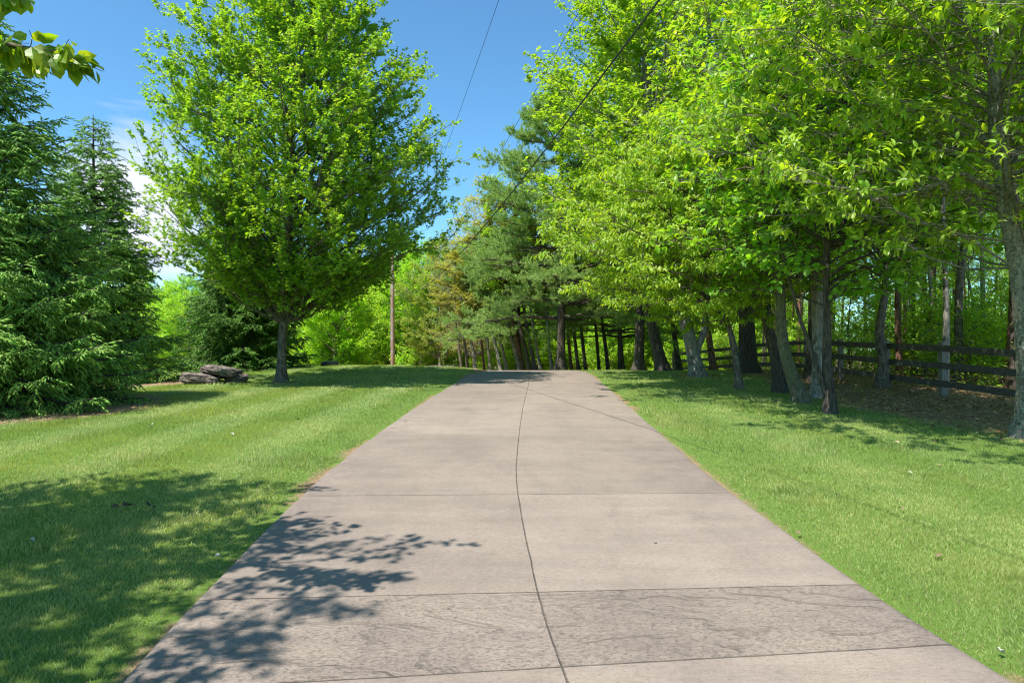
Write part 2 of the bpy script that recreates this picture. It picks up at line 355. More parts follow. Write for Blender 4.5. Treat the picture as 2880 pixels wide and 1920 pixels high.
    h = math_('ADD', h, math_('MULTIPLY', broom, .0006))
    h = math_('ADD', h, math_('MULTIPLY', band, math_('ADD', math_('MULTIPLY', ledge, .016), math_('MULTIPLY', math_('ADD', pit2, math_('MULTIPLY', noise(9, 8, .6), -1.6)), -.005))))
    b = N(t, 'ShaderNodeBump'); b.inputs['Strength'].default_value = .9; b.inputs['Distance'].default_value = 1; l(h, b.inputs['Height']); l(b.outputs[0], p.inputs['Normal'])
    l(p.outputs[0], o.inputs[0]); return m
ob('driveway', g.mesh('driveway', concrete()), kind='structure')

# ------------------------------------------------------------------ grass blades
def grass():
    g = Geo(); rg = np.random.default_rng(11)
    # (y0, y1, density, height, width, segments)
    for (y0, y1, dens, h, wd, seg) in ((2.2, 5, 9000, .042, .0040, 2), (5, 8, 5200, .043, .0054, 2), (8, 12, 2800, .045, .0085, 1), (12, 18, 1300, .048, .013, 1), (18, 33, 450, .05, .023, 1)):
        xm = .75*y1+1.6; n = int(dens*(y1-y0)*2*xm); x = rg.uniform(-xm, xm, n); y = rg.uniform(y0, y1, n)
        d = drive_d(x, y); li = litter(x, y)
        tuft = fbm(x*2.2, y*2.2, 21)
        keep = (d > -.035+.13*fbm(x*3, y*3, 9)) & (np.abs(x) < .75*y+1.6) & (rg.random(n) > li*(1.25-.45*tuft)-.02) & (rg.random(n) < .30+sstep(-.02, .16, d-.12*(fbm(x*1.7, y*1.7, 12)-.35)))
        keep &= (x < 10.1) | (rg.random(n) < .12)
        x, y, d, li, tuft = x[keep], y[keep], d[keep], li[keep], tuft[keep]; n = len(x)
        z = gz(x, y)-.004
        off = x-interp(y, DRY, DRX)
        stripe = np.sin((off+.02*y)*2*np.pi/1.75)*np.where(off < 0, 1, .35)*sstep(2.3, 3.6, np.abs(off))
        hh = h*rg.uniform(.55, 1.15, n)*(.66+.5*tuft+.9*sstep(.60, .75, fbm(x*1.1, y*1.1, 44)))*(.55+.45*sstep(0, .5, d))*(1-.3*li)
        a = rg.uniform(0, 2*np.pi, n); lean = rg.uniform(.15, .75, n)
        D = np.stack([np.cos(a)*lean, np.sin(a)*lean+.42*np.tanh(stripe*2), np.ones(n)], 1); D = unit(D)
        b = rg.uniform(0, 2*np.pi, n); Wd = np.stack([np.cos(b), np.sin(b)*.6, 0*b], 1)*(wd/2*rg.uniform(.7, 1.3, n))[:, None]
        P = np.stack([x, y, z], 1)
        pat = fbm(x*.55, y*.55, 31)+.55*(fbm(x*3.1, y*3.1, 8)-.5)
        k = np.clip((pat-.33)/.34, 0, 1)[:, None]; r = rg.random((n, 1))
        C = np.array([.160, .245, .062])*(1-k)+np.array([.315, .350, .120])*k
        C = C*(1-r*.45)+np.array([.60, .66, .30])*r*.45
        dry = (rg.random(n) < .035+.25*sstep(.3, .02, d)+.1*li)[:, None]; C = np.where(dry, np.array([.33, .27, .14]), C)
        C = C*(1+rg.normal(size=(n, 1))*.15)
        if seg == 2:
            mid = P+D*(hh*.55)[:, None]; D2 = unit(D+np.stack([np.cos(a), np.sin(a), -.3+0*a], 1)*.5); tip = mid+D2*(hh*.5)[:, None]
            V = np.stack([P-Wd, P+Wd, mid+Wd*.8, mid-Wd*.8, tip], 1); F = np.array([(0, 1, 2), (0, 2, 3), (3, 2, 4)])
        else:
            V = np.stack([P-Wd, P+Wd, P+D*hh[:, None]], 1); F = np.array([(0, 1, 2)])
        m = V.shape[1]; FF = (F[None]+(np.arange(n)*m)[:, None, None]).reshape(-1, 3)
        g.add(V, FF, np.repeat(np.clip(C, .01, .7), m, 0))
    ob('grass', g.mesh('grass', M['grass']), kind='stuff', label='mown green lawn grass on both sides of the driveway', category='grass')
grass()

# ------------------------------------------------------------------ broadleaf tree generator
def trunk_path(pts, K=16):
    """pts: local control points (x,y,z) -> smooth path"""
    p = np.array(pts, float); t = np.linspace(0, len(p)-1, K)
    i = np.clip(t.astype(int), 0, len(p)-2); u = (t-i)[:, None]
    a0 = p[np.maximum(i-1, 0)]; a1 = p[i]; a2 = p[i+1]; a3 = p[np.minimum(i+2, len(p)-1)]
    return .5*((2*a1)+(-a0+a2)*u+(2*a0-5*a1+4*a2-a3)*u*u+(-a0+3*a1-3*a2+a3)*u**3)
def trunk_geo(g, path, r0, r1=.25, S=10, rg=rng, flare=.75):
    t = np.linspace(0, 1, len(path)); z = path[:, 2]-path[0, 2]
    r = r0*((1-t)*(1-r1)+r1)*(1+flare*np.exp(-z/.17))*(1+rg.normal(size=len(t))*.035)
    P = path.copy(); P[0, 2] -= .15
    tube(g, P, r, S)
def broadleaf(name, rg, pts, r0, zb, zt, profile, tmin=.28, nl=60, n2=7, n3=5, nleaf=8, tpl=LEAF5, size=.09, cols=None, centre=(0, 0),
              rise=.5, ang=.7, l2=.32, l3=.35, droop=.25, whorl=False, bark='bark', leafm='leaf', inner=.45, flat=.55, stems=(), cull=None,
              dens=1.0, up=.45, K1=7, limbr=.35, sfrac=0):
    """returns (trunk mesh, crown mesh); everything in local coordinates with the base at the origin"""
    gt, gc = Geo(), Geo(); path = trunk_path(pts)
    trunk_geo(gt, path, r0, rg=rg)
    for (sp, sr) in stems: trunk_geo(gt, trunk_path(sp, 12), sr, rg=rg, flare=.2)
    pu = np.array([p[0] for p in profile]); pr = np.array([p[1] for p in profile])
    uu = np.linspace(0, 1, 200); wgt = interp(uu, pu, pr)+.15; cum = np.cumsum(wgt)/wgt.sum()
    u = interp((np.arange(nl)+rg.random(nl))/nl, cum, uu); az = np.arange(nl)*2.39996+rg.normal(size=nl)*.5
    Rm = interp(u, pu, pr); lump = 1+.30*(vnoise(az*1.1+5, u*5, 7)-.5)*2*.6
    rr = Rm*(inner+(1-inner)*rg.random(nl)**.45)*lump
    zT = zb+(zt-zb)*u
    tz = path[:, 2]
    def tp(z): return np.stack([interp(z, tz, path[:, k]) for k in range(3)], 1)
    Tg = np.stack([np.cos(az)*rr+centre[0], np.sin(az)*rr+centre[1], zT], 1)
    if cull is not None: k = cull(Tg); Tg, az, rr, zT, u = Tg[k], az[k], rr[k], zT[k], u[k]; nl = len(Tg)
    z0 = np.clip(zT-ang*rr*rg.uniform(.7, 1.2, nl), zb*.72, tz[-1]*.97); O = tp(z0)
    Cc = O+(Tg-O)*.5; Cc[:, 2] += rise*rr*.25
    P1 = bez(O, Cc, Tg, K1); P1[:, 1:-1] += rg.normal(size=P1[:, 1:-1].shape)*(.035*rr)[:, None, None]
    ltot = np.linalg.norm(Tg-O, axis=1); rb = np.clip(.009*ltot+.005, .007, r0*limbr)
    tt = np.linspace(0, 1, K1)[None]
    tube(gt, P1, rb[:, None]*(1-.82*tt), 5)
    Rmax = pr.max()
    i2 = np.repeat(np.arange(nl), n2); t2 = rg.uniform(tmin, 1, len(i2))
    L2 = l2*Rmax*rg.uniform(.55, 1.15, len(i2))*(1.15-.6*t2)*np.clip(.45+.55*ltot[i2]/Rmax, .3, 1.1)
    P2 = spawn(P1, i2, t2, rg.uniform(.5, 1.1, len(i2)), L2, rg, 4, flat, up*.35)
    if cull is not None: P2 = P2[cull(P2[:, -1])]
    tube(gt, P2, .0075*np.linspace(1, .4, 4)[None]*np.ones((len(P2), 1)), 3)
    P12 = np.concatenate([P2, P1[:, [2, 3, 5, 6]] if K1 == 7 else P2[:0]])
    i3 = np.repeat(np.arange(len(P12)), n3); t3 = rg.uniform(.2, 1, len(i3)); t3[::n3] = 1
    L3 = l3*rg.uniform(.5, 1.15, len(i3))
    P3 = spawn(P12, i3, t3, rg.uniform(.35, 1.0, len(i3)), L3, rg, 3, flat, up*.3)
    if cull is not None: P3 = P3[cull(P3[:, -1])]
    tube(gt, P3, .0035*np.linspace(1, .5, 3)[None]*np.ones((len(P3), 1)), 3)
    # leaves
    n3t = len(P3); clump = rg.random((n3t, 3))*.8
    if whorl:
        il = np.repeat(np.arange(n3t), nleaf); tl = 1-.28*rg.random(len(il))**1.5; o, Tn = at_t(P3[il], tl)
        phi = np.tile(np.arange(nleaf)*2.4, n3t)+rg.normal(size=len(il))*.3
        A = unit(np.cross(Tn, np.array([0.12, 0.1, 1.]))); B = np.cross(Tn, A)
        D = unit(Tn*.38+A*np.cos(phi)[:, None]+B*np.sin(phi)[:, None]*.9+np.array([0, 0, -droop])+rg.normal(size=(len(il), 3))*.15)
        Nn = unit(Tn*.6+np.array([0, 0, .8])+rg.normal(size=(len(il), 3))*.3)
    else:
        il = np.repeat(np.arange(n3t), nleaf); tl = rg.uniform(.12, 1, len(il)); o, Tn = at_t(P3[il], tl)
        lat = unit(np.cross(Tn, np.array([0, 0, 1.]))+1e-5)*np.where(np.arange(len(il)) % 2 == 0, 1, -1)[:, None]
        D = unit(Tn*.5+lat*.8+np.array([0, 0, -droop])+rg.normal(size=(len(il), 3))*.38)
        Nn = unit(np.array([0, 0, 1.])+rg.normal(size=(len(il), 3))*(.42 if flat > .5 else .6)+sun_h*.5)
        o = o+rg.normal(size=o.shape)*size*.25
    if dens < 1: k = rg.random(len(il)) < dens; il, o, D, Nn = il[k], o[k], D[k], Nn[k]
    if cull is not None: k = cull(o); il, o, D, Nn = il[k], o[k], D[k], Nn[k]
    C = colours(len(il), rg, cols, .16, clump[il][:, :len(cols)] if len(cols) <= 3 else None)
    leaves(gc, o, D, Nn, size*rg.uniform(.6, 1.2, len(il)), C, tpl)
    return gt.mesh(name+'_trunk', M[bark]), gc.mesh(name+'_crown', M[leafm])
sun_h = np.array([sv.x, sv.y, sv.z])
def tree(name, label, cat, loc, meshes, rz=0, group=None, scale=1):
    o = thing(name, label, cat, loc, rz, group, scale)
    ob('trunk', meshes[0], o); ob('crown', meshes[1], o); return o
def px(p, y): return (p-1176)/1568*y
def base(p, y): x = px(p, y); return (x, y, float(gz(x, y)))
# leaf colours (linear)
MAPLEC = [(0.117, 0.286, 0.032), (0.221, 0.406, 0.041), (0.318, 0.419, 0.063)]
YELC = [(0.135, 0.31, 0.029), (0.229, 0.405, 0.039), (0.332, 0.405, 0.054)]
BIGC = [(0.132, 0.292, 0.031), (0.264, 0.413, 0.039), (0.37, 0.473, 0.06)]
DARKC = [(0.097, 0.268, 0.036), (0.162, 0.373, 0.043), (0.243, 0.418, 0.053)]
BUDC = [(.30, .34, .07), (.37, .30, .17), (.23, .30, .06)]

# the big maple left of the drive
rg = np.random.default_rng(21)
m = broadleaf('maple', rg, [(0, 0, 0), (.03, 0, 1.2), (.1, 0, 2.4), (.25, 0, 5), (.35, 0, 9), (.4, 0, 13.4)], .145, 2.4, 14.4,
              [(0, 1.5), (.07, 3.3), (.18, 4.35), (.34, 4.45), (.52, 3.8), (.72, 2.75), (.88, 1.6), (1, .4)],
              nl=270, n2=10, n3=5, nleaf=14, tpl=MAPLE, size=.096, cols=MAPLEC, centre=(.55, 0), ang=.75, l2=.30, l3=.42, rise=.2, droop=.35, flat=.4, up=.55, limbr=.26)
tree('maple_tree', 'large bright green round-crowned maple alone on the lawn left of the driveway', 'tree', base(646, 20.2), m)

# ------------------------------------------------------------------ spruces
def spruce(name, rg, H, Rb, nb=150, shoots=13, cols=None, slen=.12, sw=.0145, step=.062, trunk_r=.13, taper=.85, zlow=.12):
    gt, gc = Geo(), Geo(); path = trunk_path([(0, 0, 0), (.02, .01, H*.5), (0, 0, H)], 12)
    tube(gt, path, trunk_r*np.linspace(1, .06, 12), 8)
    u = np.sort(rg.random(nb)**1.25); z = zlow+(H*.985-zlow)*u; az = np.arange(nb)*2.39996+rg.normal(size=nb)*.35
    Lb = Rb*((1-u)**taper)*rg.uniform(.78, 1.12, nb)*(1-.25*sstep(.08, 0, u))+.12
    h = np.stack([np.cos(az), np.sin(az), 0*az], 1); up = np.array([0, 0, 1.])
    e0 = (-.12+.75*u)[:, None]
    O = np.stack([0*az, 0*az, z], 1)
    K = 8; t = np.linspace(0, 1, K)
    P1 = O[:, None]+Lb[:, None, None]*(h[:, None]*t[None, :, None]+up*((e0*t)[..., None]+(-.55*t**1.5+.42*t**3)[None, :, None]*(1-.5*u)[:, None, None]))
    P1[..., 2] = np.maximum(P1[..., 2], .06+.05*rg.random(P1.shape[:2]))
    tube(gt, P1, (.012+.009*Lb)[:, None]*np.linspace(1, .25, K)[None], 4)
    nsec = np.maximum((Lb/step).astype(int), 4)
    i2 = np.repeat(np.arange(nb), nsec); t2 = np.concatenate([np.linspace(.15, 1, k) for k in nsec]); side = np.concatenate([np.where(np.arange(k) % 2 == 0, 1, -1) for k in nsec])
    L2 = (.20+.36*Lb[i2]*np.minimum(1, (1.05-t2)*1.3))*rg.uniform(.6, 1.1, len(i2)); L2 = np.minimum(L2, .85)
    P2 = spawn(P1, i2, t2, rg.uniform(.7, 1.05, len(i2)), L2, rg, 5, .75, -.13, .07, side)
    tube(gt, P2, .004*np.linspace(1, .5, 5)[None]*np.ones((len(P2), 1)), 3)
    ns = np.maximum((L2/.036).astype(int), 4)
    i3 = np.repeat(np.arange(len(P2)), ns); t3 = np.concatenate([np.linspace(.12, 1, k) for k in ns]); s3 = np.where(np.arange(len(i3)) % 2 == 0, 1., -1.)
    o, Tn = at_t(P2[i3], t3); lat = unit(np.cross(Tn, up)+1e-6)*s3[:, None]
    D = unit(Tn*.75+lat*rg.uniform(.1, .9, (len(i3), 1))+np.stack([0*t3, 0*t3, rg.normal(size=len(i3))*.22-.16], 1))
    n = len(i3); s = slen*rg.uniform(.65, 1.3, n)
    A = unit(np.cross(D, up)+1e-6); B = np.cross(D, A)
    wdt = sw*rg.uniform(.8, 1.25, n)
    V = [o]
    for k in range(3):
        a = k*2.0944; V.append(o+D*(s*.45)[:, None]+(A*math.cos(a)+B*math.sin(a))*wdt[:, None])
    V.append(o+D*s[:, None]-up*(s*.12)[:, None]); V = np.stack(V, 1)
    F = np.array([(0, 2, 1), (0, 3, 2), (0, 1, 3), (4, 1, 2), (4, 2, 3), (4, 3, 1)])
    FF = (F[None]+(np.arange(n)*5)[:, None, None]).reshape(-1, 3)
    C = colours(n, rg, cols, .14, rg.random((len(P2), 3))[i3]*.5)
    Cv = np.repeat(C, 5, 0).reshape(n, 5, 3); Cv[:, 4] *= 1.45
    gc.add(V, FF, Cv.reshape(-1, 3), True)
    return gt.mesh(name+'_trunk', M['bark_dark']), gc.mesh(name+'_crown', M['needle'])
SPC = [(.13, .29, .055), (.23, .42, .08), (.42, .60, .15)]
rg = np.random.default_rng(5)
mA = spruce('spruceA', rg, 8.1, 3.5, 270, cols=SPC, slen=.15, sw=.017, step=.075)
tree('spruce_tree', 'nearest and largest dark green spruce at the left edge, branches sweeping the lawn', 'tree', (-10.75, 13.6, float(gz(-10.75, 13.6))), mA)
mB = spruce('spruceB', rg, 8.0, 2.6, 230, cols=SPC, slen=.14, sw=.018, step=.07)
tree('spruce_tree', 'spruce with a thin pointed leader, just right of and behind the largest spruce', 'tree', (px(214, 20.5), 20.5, float(gz(-12.5, 20.5))), mB)
mC = spruce('spruceC', rg, 7.2, 2.9, 230, cols=[(.08, .21, .04), (.14, .29, .055), (.22, .37, .08)], slen=.16, sw=.021, step=.078)
tree('spruce_tree', 'dark spruce directly behind the boulders and the maple trunk', 'tree', (px(560, 27), 27, float(gz(-10.6, 27))), mC)

# ------------------------------------------------------------------ white pines
def pine(name, rg, H, prof_, nl=46, cols=None, zb=2.3, nn=24, nlen=.15, trunk_r=.24):
    gt, gc = Geo(), Geo(); path = trunk_path([(0, 0, 0), (.05, 0, H*.5), (0, 0, H)], 14); trunk_geo(gt, path, trunk_r, .12, rg=rg)
    pu = np.array([p[0] for p in prof_]); pr = np.array([p[1] for p in prof_])
    u = (np.arange(nl)+rg.random(nl))/nl; lay = np.round(u*13)/13; u = lay+rg.normal(size=nl)*.010; u = np.clip(u, 0, 1)
    az = np.arange(nl)*2.39996+rg.normal(size=nl)*.5; Rm = interp(u, pu, pr)*rg.uniform(.6, 1.15, nl); z = zb+(H-zb)*u
    O = np.stack([0*az, 0*az, z-.25*Rm*u], 1); h = np.stack([np.cos(az), np.sin(az), 0*az], 1)
    Tg = O+h*Rm[:, None]+np.array([0, 0, 1.])*((-.06+.42*u)*Rm)[:, None]; Cc = O+h*(Rm*.5)[:, None]; Cc[:, 2] += .05*Rm
    P1 = bez(O, Cc, Tg, 7); P1[:, 1:-1] += rg.normal(size=P1[:, 1:-1].shape)*.06
    tube(gt, P1, (.015+.012*Rm)[:, None]*np.linspace(1, .25, 7)[None], 4)
    n2 = 16; i2 = np.repeat(np.arange(nl), n2); t2 = rg.uniform(.35, 1, len(i2)); L2 = .42*Rm[i2]*rg.uniform(.5, 1.1, len(i2))*(1.3-.6*t2)+.15
    P2 = spawn(P1, i2, t2, rg.uniform(.4, 1, len(i2)), L2, rg, 4, .7, .08)
    tube(gt, P2, .008*np.linspace(1, .5, 4)[None]*np.ones((len(P2), 1)), 3)
    n3 = 11; i3 = np.repeat(np.arange(len(P2)), n3); t3 = rg.uniform(.25, 1, len(i3)); P3 = spawn(P2, i3, t3, rg.uniform(.4, 1, len(i3)), rg.uniform(.12, .30, len(i3)), rg, 3, .4, .35)
    il = np.repeat(np.arange(len(P3)), nn); n = len(il); o, Tn = at_t(P3[il], rg.uniform(.2, 1, n))
    D = unit(Tn*.8+rg.normal(size=(n, 3))*.62+np.array([0, 0, .1])); b = unit(np.cross(D, rg.normal(size=(n, 3))))*.0085
    tip = o+D*(nlen*rg.uniform(.7, 1.15, n))[:, None]; tip[:, 2] -= nlen*.12
    V = np.stack([o-b, o+b, tip], 1); F = np.arange(n*3).reshape(-1, 3); C = np.repeat(colours(n, rg, cols, .12, rg.random((len(P3), 3))[il]*.8), 3, 0)
    gc.add(V, F, C); return gt.mesh(name+'_trunk', M['bark_dark']), gc.mesh(name+'_crown', M['needle'])
PNC = [(.20, .33, .11), (.29, .43, .13), (.42, .55, .18)]
rg = np.random.default_rng(9)
mP = pine('pine', rg, 13.6, [(0, 4.2), (.15, 4.6), (.35, 4.0), (.6, 3.2), (.8, 2.2), (1, .3)], 125, PNC, 2.5)
tree('pine_tree', 'tall feathery white pine behind the crest, right of where the driveway ends', 'tree', base(1288, 32), mP)
mP2 = pine('pine_low', rg, 8.6, [(0, 3.8), (.3, 4.0), (.6, 3.0), (1, .5)], 64, PNC, 2.2, trunk_r=.17)
tree('pine_tree', 'lower soft-needled pine left of the tall pine, above the leaning trunks', 'tree', base(1190, 39), mP2, 1.1)
p2 = copy_tree(bpy.data.objects['pine_tree.001'], base(1425, 35), 2.7, .85, 'low pine right of the tall pine, drooping above straight dark trunks', None)

# ------------------------------------------------------------------ trees along the right side
HN = lambda x, y: (x, y, float(gz(x, y)))
# forked grey tree far back (maple crown reaching over the drive)
rg = np.random.default_rng(31)
m = broadleaf('fork', rg, [(0, 0, 0), (-.25, 0, 1.1), (-.7, 0, 3), (-1.4, 0, 6.5), (-1.8, 0, 11), (-1.9, 0, 14)], .24, 3.2, 15.2,
              [(0, 3.0), (.12, 4.9), (.3, 5.2), (.6, 4.7), (.85, 3.2), (1, 1)], nl=150, n2=9, n3=5, nleaf=8, tpl=MAPLE, size=.15, cols=YELC,
              centre=(-.55, 0), ang=.6, l2=.28, l3=.5, droop=.3, flat=.55, bark='bark_pale', stems=[([(-.1, 0, .9), (.25, .1, 1.8), (.3, .1, 5), (.6, 0, 9)], .13)])
tree('maple_tree', 'pale grey forked tree right of the crest, crown reaching up over the driveway', 'tree', base(1604, 22.5), m)
# thick dark trunk behind
rg = np.random.default_rng(33)
m = broadleaf('thick', rg, [(0, 0, 0), (-.1, 0, 3), (-.2, 0, 8), (-.2, 0, 14)], .34, 5, 17, [(0, 3), (.3, 5), (.7, 4.4), (1, 1)], nl=70, n2=8, n3=4, nleaf=8, tpl=LEAF5,
              size=.17, cols=MAPLEC, bark='bark_dark', l3=.5, l2=.3)
tree('oak_tree', 'thick straight dark trunk between the forked pale tree and the fence', 'tree', base(1719, 25), m)
THICK = bpy.data.objects['oak_tree']
# leaning dark trunk + straight one
rg = np.random.default_rng(35)
m = broadleaf('leaning', rg, [(0, 0, 0), (-.35, 0, 1.4), (-.95, 0, 4.5), (-1.5, 0, 9), (-1.7, 0, 14)], .27, 5, 17, [(0, 2.6), (.3, 4), (.7, 4), (1, 1)], nl=60, n2=8, n3=4, nleaf=8,
              size=.17, cols=MAPLEC, bark='bark_dark', l3=.5, l2=.3, centre=(-1.2, 0))
tree('oak_tree', 'thick brown trunk leaning left, behind the lawn right of the crest', 'tree', base(1523, 28), m)
m = broadleaf('straight', rg, [(0, 0, 0), (.05, 0, 3), (-.1, 0, 8), (-.1, 0, 14)], .24, 6, 17, [(0, 2.6), (.3, 4), (.7, 4), (1, 1)], nl=50, n2=8, n3=4, nleaf=8,
              size=.17, cols=MAPLEC, bark='bark_dark', l3=.5, l2=.3)
tree('oak_tree', 'upright dark trunk just left of the thick leaning brown trunk', 'tree', base(1467, 29), m)

# dogwood-like tree with drooping layered foliage
rg = np.random.default_rng(37)
m = broadleaf('droopy', rg, [(0, 0, 0), (-.12, 0, 1.0), (-.45, 0, 2.3), (-1.0, -.2, 4.2), (-1.5, -.4, 6.6)], .10, 1.95, 6.9,
              [(0, 2.6), (.15, 3.7), (.35, 3.9), (.6, 3.2), (.85, 1.9), (1, .6)], nl=95, n2=9, n3=5, nleaf=11, tpl=LONG, size=.128, cols=BIGC,
              centre=(-1.55, -.9), ang=.25, l2=.3, l3=.38, droop=.75, flat=.85, up=.15, rise=.55, bark='bark', leafm='leaf_big', inner=.35, dens=.95)
tree('dogwood_tree', 'slim grey stem whose low layered crown of drooping leaves reaches out over the lawn', 'tree', base(1698, 17.8), m)

# mossy and dark curved trunks in front of the fence
rg = np.random.default_rng(39)
m = broadleaf('mossy', rg, [(0, 0, 0), (-.30, 0, .75), (-.47, 0, 1.6), (-.45, 0, 3), (-.2, 0, 6), (-.1, 0, 9.5)], .155, 2.9, 9.4, [(0, 1.8), (.3, 3), (.7, 2.8), (1, .8)],
              nl=60, n2=8, n3=4, nleaf=7, tpl=BROAD, size=.15, cols=DARKC, bark='bark_moss', droop=.35, leafm='leaf_big', l3=.35, flat=.8, dens=.28)
tree('birch_tree', 'mossy greenish trunk curving out to the left above its base, before the fence', 'tree', base(1845, 14.6), m)
m = broadleaf('dark', rg, [(0, 0, 0), (-.15, 0, .9), (-.38, 0, 2), (-.5, 0, 4), (-.6, 0, 7), (-.5, 0, 10.5)], .17, 3.0, 11, [(0, 2), (.3, 3.2), (.7, 3), (1, .8)],
              nl=60, n2=8, n3=4, nleaf=7, tpl=BROAD, size=.15, cols=DARKC, bark='bark_dark', droop=.35, leafm='leaf_big', l3=.4, flat=.8, dens=.28)
tree('cherry_tree', 'dark rough trunk left of the mossy curved trunk, leaning slightly left', 'tree', base(1795, 16.8), m)
# two-stemmed tree nearest the lawn
rg = np.random.default_rng(41)
m = broadleaf('twostem', rg, [(0, 0, 0), (-.06, 0, .8), (-.07, 0, 1.6), (-.06, 0, 3.4), (.2, 0, 6), (.3, .2, 8.5)], .105, 2.35, 8.8,
              [(0, 2.5), (.2, 3.2), (.5, 3.0), (.8, 2), (1, .6)], nl=80, n2=8, n3=4, nleaf=8, tpl=BROAD, size=.155, cols=DARKC,
              centre=(.1, .3), ang=.2, droop=.35, flat=.9, up=.1, bark='bark_dark', leafm='leaf_big', l3=.36, inner=.3, dens=.35,
              stems=[([(-.02, -.02, .1), (-.22, 0, .75), (-.42, .05, 1.4), (-.62, .05, 2.0), (-.95, .1, 3.4)], .062)])
tree('beech_tree', 'two-stemmed tree nearest the lawn, its thin stem leaning left across the fence', 'tree', base(1908, 12.7), m)
# pale split trunk behind it
rg = np.random.default_rng(43)
m = broadleaf('pale', rg, [(0, 0, 0), (-.03, 0, 1.5), (-.1, 0, 4), (.1, 0, 8), (0, 0, 12)], .17, 4.5, 13, [(0, 1.8), (.3, 3.4), (.7, 3), (1, .8)],
              nl=50, n2=8, n3=4, nleaf=7, tpl=LEAF5, size=.15, cols=MAPLEC, bark='bark_pale', l3=.4, dens=.28)
tree('maple_tree', 'pale weathered trunk directly behind the two-stemmed tree', 'tree', base(1882, 15.6), m)
m = broadleaf('wavy', rg, [(0, 0, 0), (.06, 0, .7), (-.06, 0, 1.5), (.10, 0, 2.8), (.0, 0, 5), (.3, 0, 9)], .16, 3.4, 11, [(0, 1.8), (.3, 3.0), (.7, 3), (1, .8)],
              nl=55, n2=8, n3=4, nleaf=7, tpl=BROAD, size=.16, cols=MAPLEC, bark='bark', l3=.4, flat=.8, dens=.28)
tree('maple_tree', 'wavy brown trunk standing against the fence midway between the two clear posts', 'tree', base(2025, 18.2), m)

# big lichened trunk at the right edge with whorled pointed leaves
rg = np.random.default_rng(45)
m = broadleaf('lichen', rg, [(0, 0, 0), (.02, 0, 1.0), (-.12, 0, 2.4), (-.32, .05, 3.6), (-.42, .1, 5), (-.35, .1, 7.5), (-.2, 0, 11)], .185, 3.35, 11.5,
              [(0, 3.6), (.15, 4.8), (.4, 4.9), (.7, 3.9), (1, 1)], nl=120, n2=13, n3=6, nleaf=7, tpl=LONG, size=.145, cols=BIGC,
              centre=(-.6, -.2), ang=.3, l2=.28, l3=.42, droop=.15, flat=.7, up=.3, rise=.25, whorl=True, bark='bark_lichen', leafm='leaf_big', inner=.35, limbr=.11, dens=.85, tmin=.1,
              stems=[([(-.38, .05, 3.62), (-.75, -.1, 3.64), (-1.05, -.15, 3.80), (-1.35, -.2, 3.66), (-1.9, -.3, 3.50), (-2.6, -.5, 3.32)], .042),
                     ([(-1.28, -.2, 3.68), (-1.7, -.1, 3.78), (-2.2, 0, 3.92), (-2.9, 0, 4.0)], .026),
                     ([(-.42, .1, 4.55), (-.1, -.5, 4.55), (-.3, -.9, 4.42), (-.7, -1.3, 4.6), (-1.2, -1.6, 4.7)], .045),
                     ([(-.5, .1, 4.4), (-1.4, .0, 4.75), (-2.0, -.2, 4.7), (-2.3, -.3, 5.2)], .04)])
tree('magnolia_tree', 'large lichen-covered trunk at the right edge with whorls of long pointed leaves', 'tree', base(2362, 9.9), m)

# tree out of the frame on the left: its leafy branch enters the top left corner and its shade falls on the drive
rg = np.random.default_rng(47)
BR = np.array([[(-3.55, 3.75, 3.10), (-3.0, 3.62, 3.26), (-2.66, 3.5, 3.19), (-2.44, 3.42, 3.12), (-2.22, 3.4, 3.09)]])
lx, ly = -7.05, 2.3
def offcam(o):
    x = o[:, 0]+lx; y = o[:, 1]+ly; z = o[:, 2]+zl
    inside = (x > -.80*np.maximum(y, 0)-.15) & (z < 1.65+.56*np.maximum(y, 0)+.1)
    return ~inside
zl = float(gz(lx, ly))
gt, gc = None, None
m = broadleaf('near', rg, [(0, 0, 0), (.05, 0, 1.5), (.1, -.05, 3.2), (.0, 0, 5.4), (0, 0, 7)], .15, 2.6, 7.4,
              [(0, 2.6), (.2, 3.9), (.5, 3.8), (.8, 2.8), (1, .8)], nl=115, n2=8, n3=5, nleaf=9, tpl=BROAD, size=.088, cols=BIGC, centre=(.4, .1), ang=.4,
              l3=.35, droop=.35, leafm='leaf_big', flat=.75, bark='bark', cull=offcam)
t = tree('magnolia_tree', 'tree at the top left corner, one branch of broad glossy leaves hanging into view', 'tree', (lx, ly, zl), m)
gb, gl = Geo(), Geo()
P1 = BR.copy(); bp = trunk_path(P1[0], 14)-np.array([lx, ly, zl])
start = np.array([[.05, 0, 2.9]]); arm = bez(start, (start+bp[:1])/2+np.array([[0, 0, .3]]), bp[:1], 8)[0]
tube(gb, np.concatenate([arm[:-1], bp]), np.linspace(.04, .004, 21), 6)
sp = bp[None]; k = 50; P2 = spawn(sp, np.zeros(k, int), np.linspace(.0, 1, k), rg.uniform(.4, .9, k), rg.uniform(.08, .2, k), rg, 4, .7, -.05)
tube(gb, P2, .0025*np.linspace(1, .6, 4)[None]*np.ones((k, 1)), 4)
P2b = spawn(arm[None]+0*arm[None], np.zeros(1, int), np.array([.98]), np.array([.3]), np.array([.5]), rg, 5, .2, .2)
b2 = trunk_path([(-3.0, 3.62, 3.27), (-2.85, 3.5, 3.38), (-2.68, 3.45, 3.42), (-2.50, 3.42, 3.40)], 8)-np.array([lx, ly, zl]); tube(gb, b2, np.linspace(.009, .003, 8), 5)
P2b = spawn(b2[None], np.zeros(16, int), np.linspace(.1, 1, 16), rg.uniform(.4, .9, 16), rg.uniform(.06, .14, 16), rg, 4, .7, -.05); tube(gb, P2b, .0025*np.linspace(1, .6, 4)[None]*np.ones((16, 1)), 4)
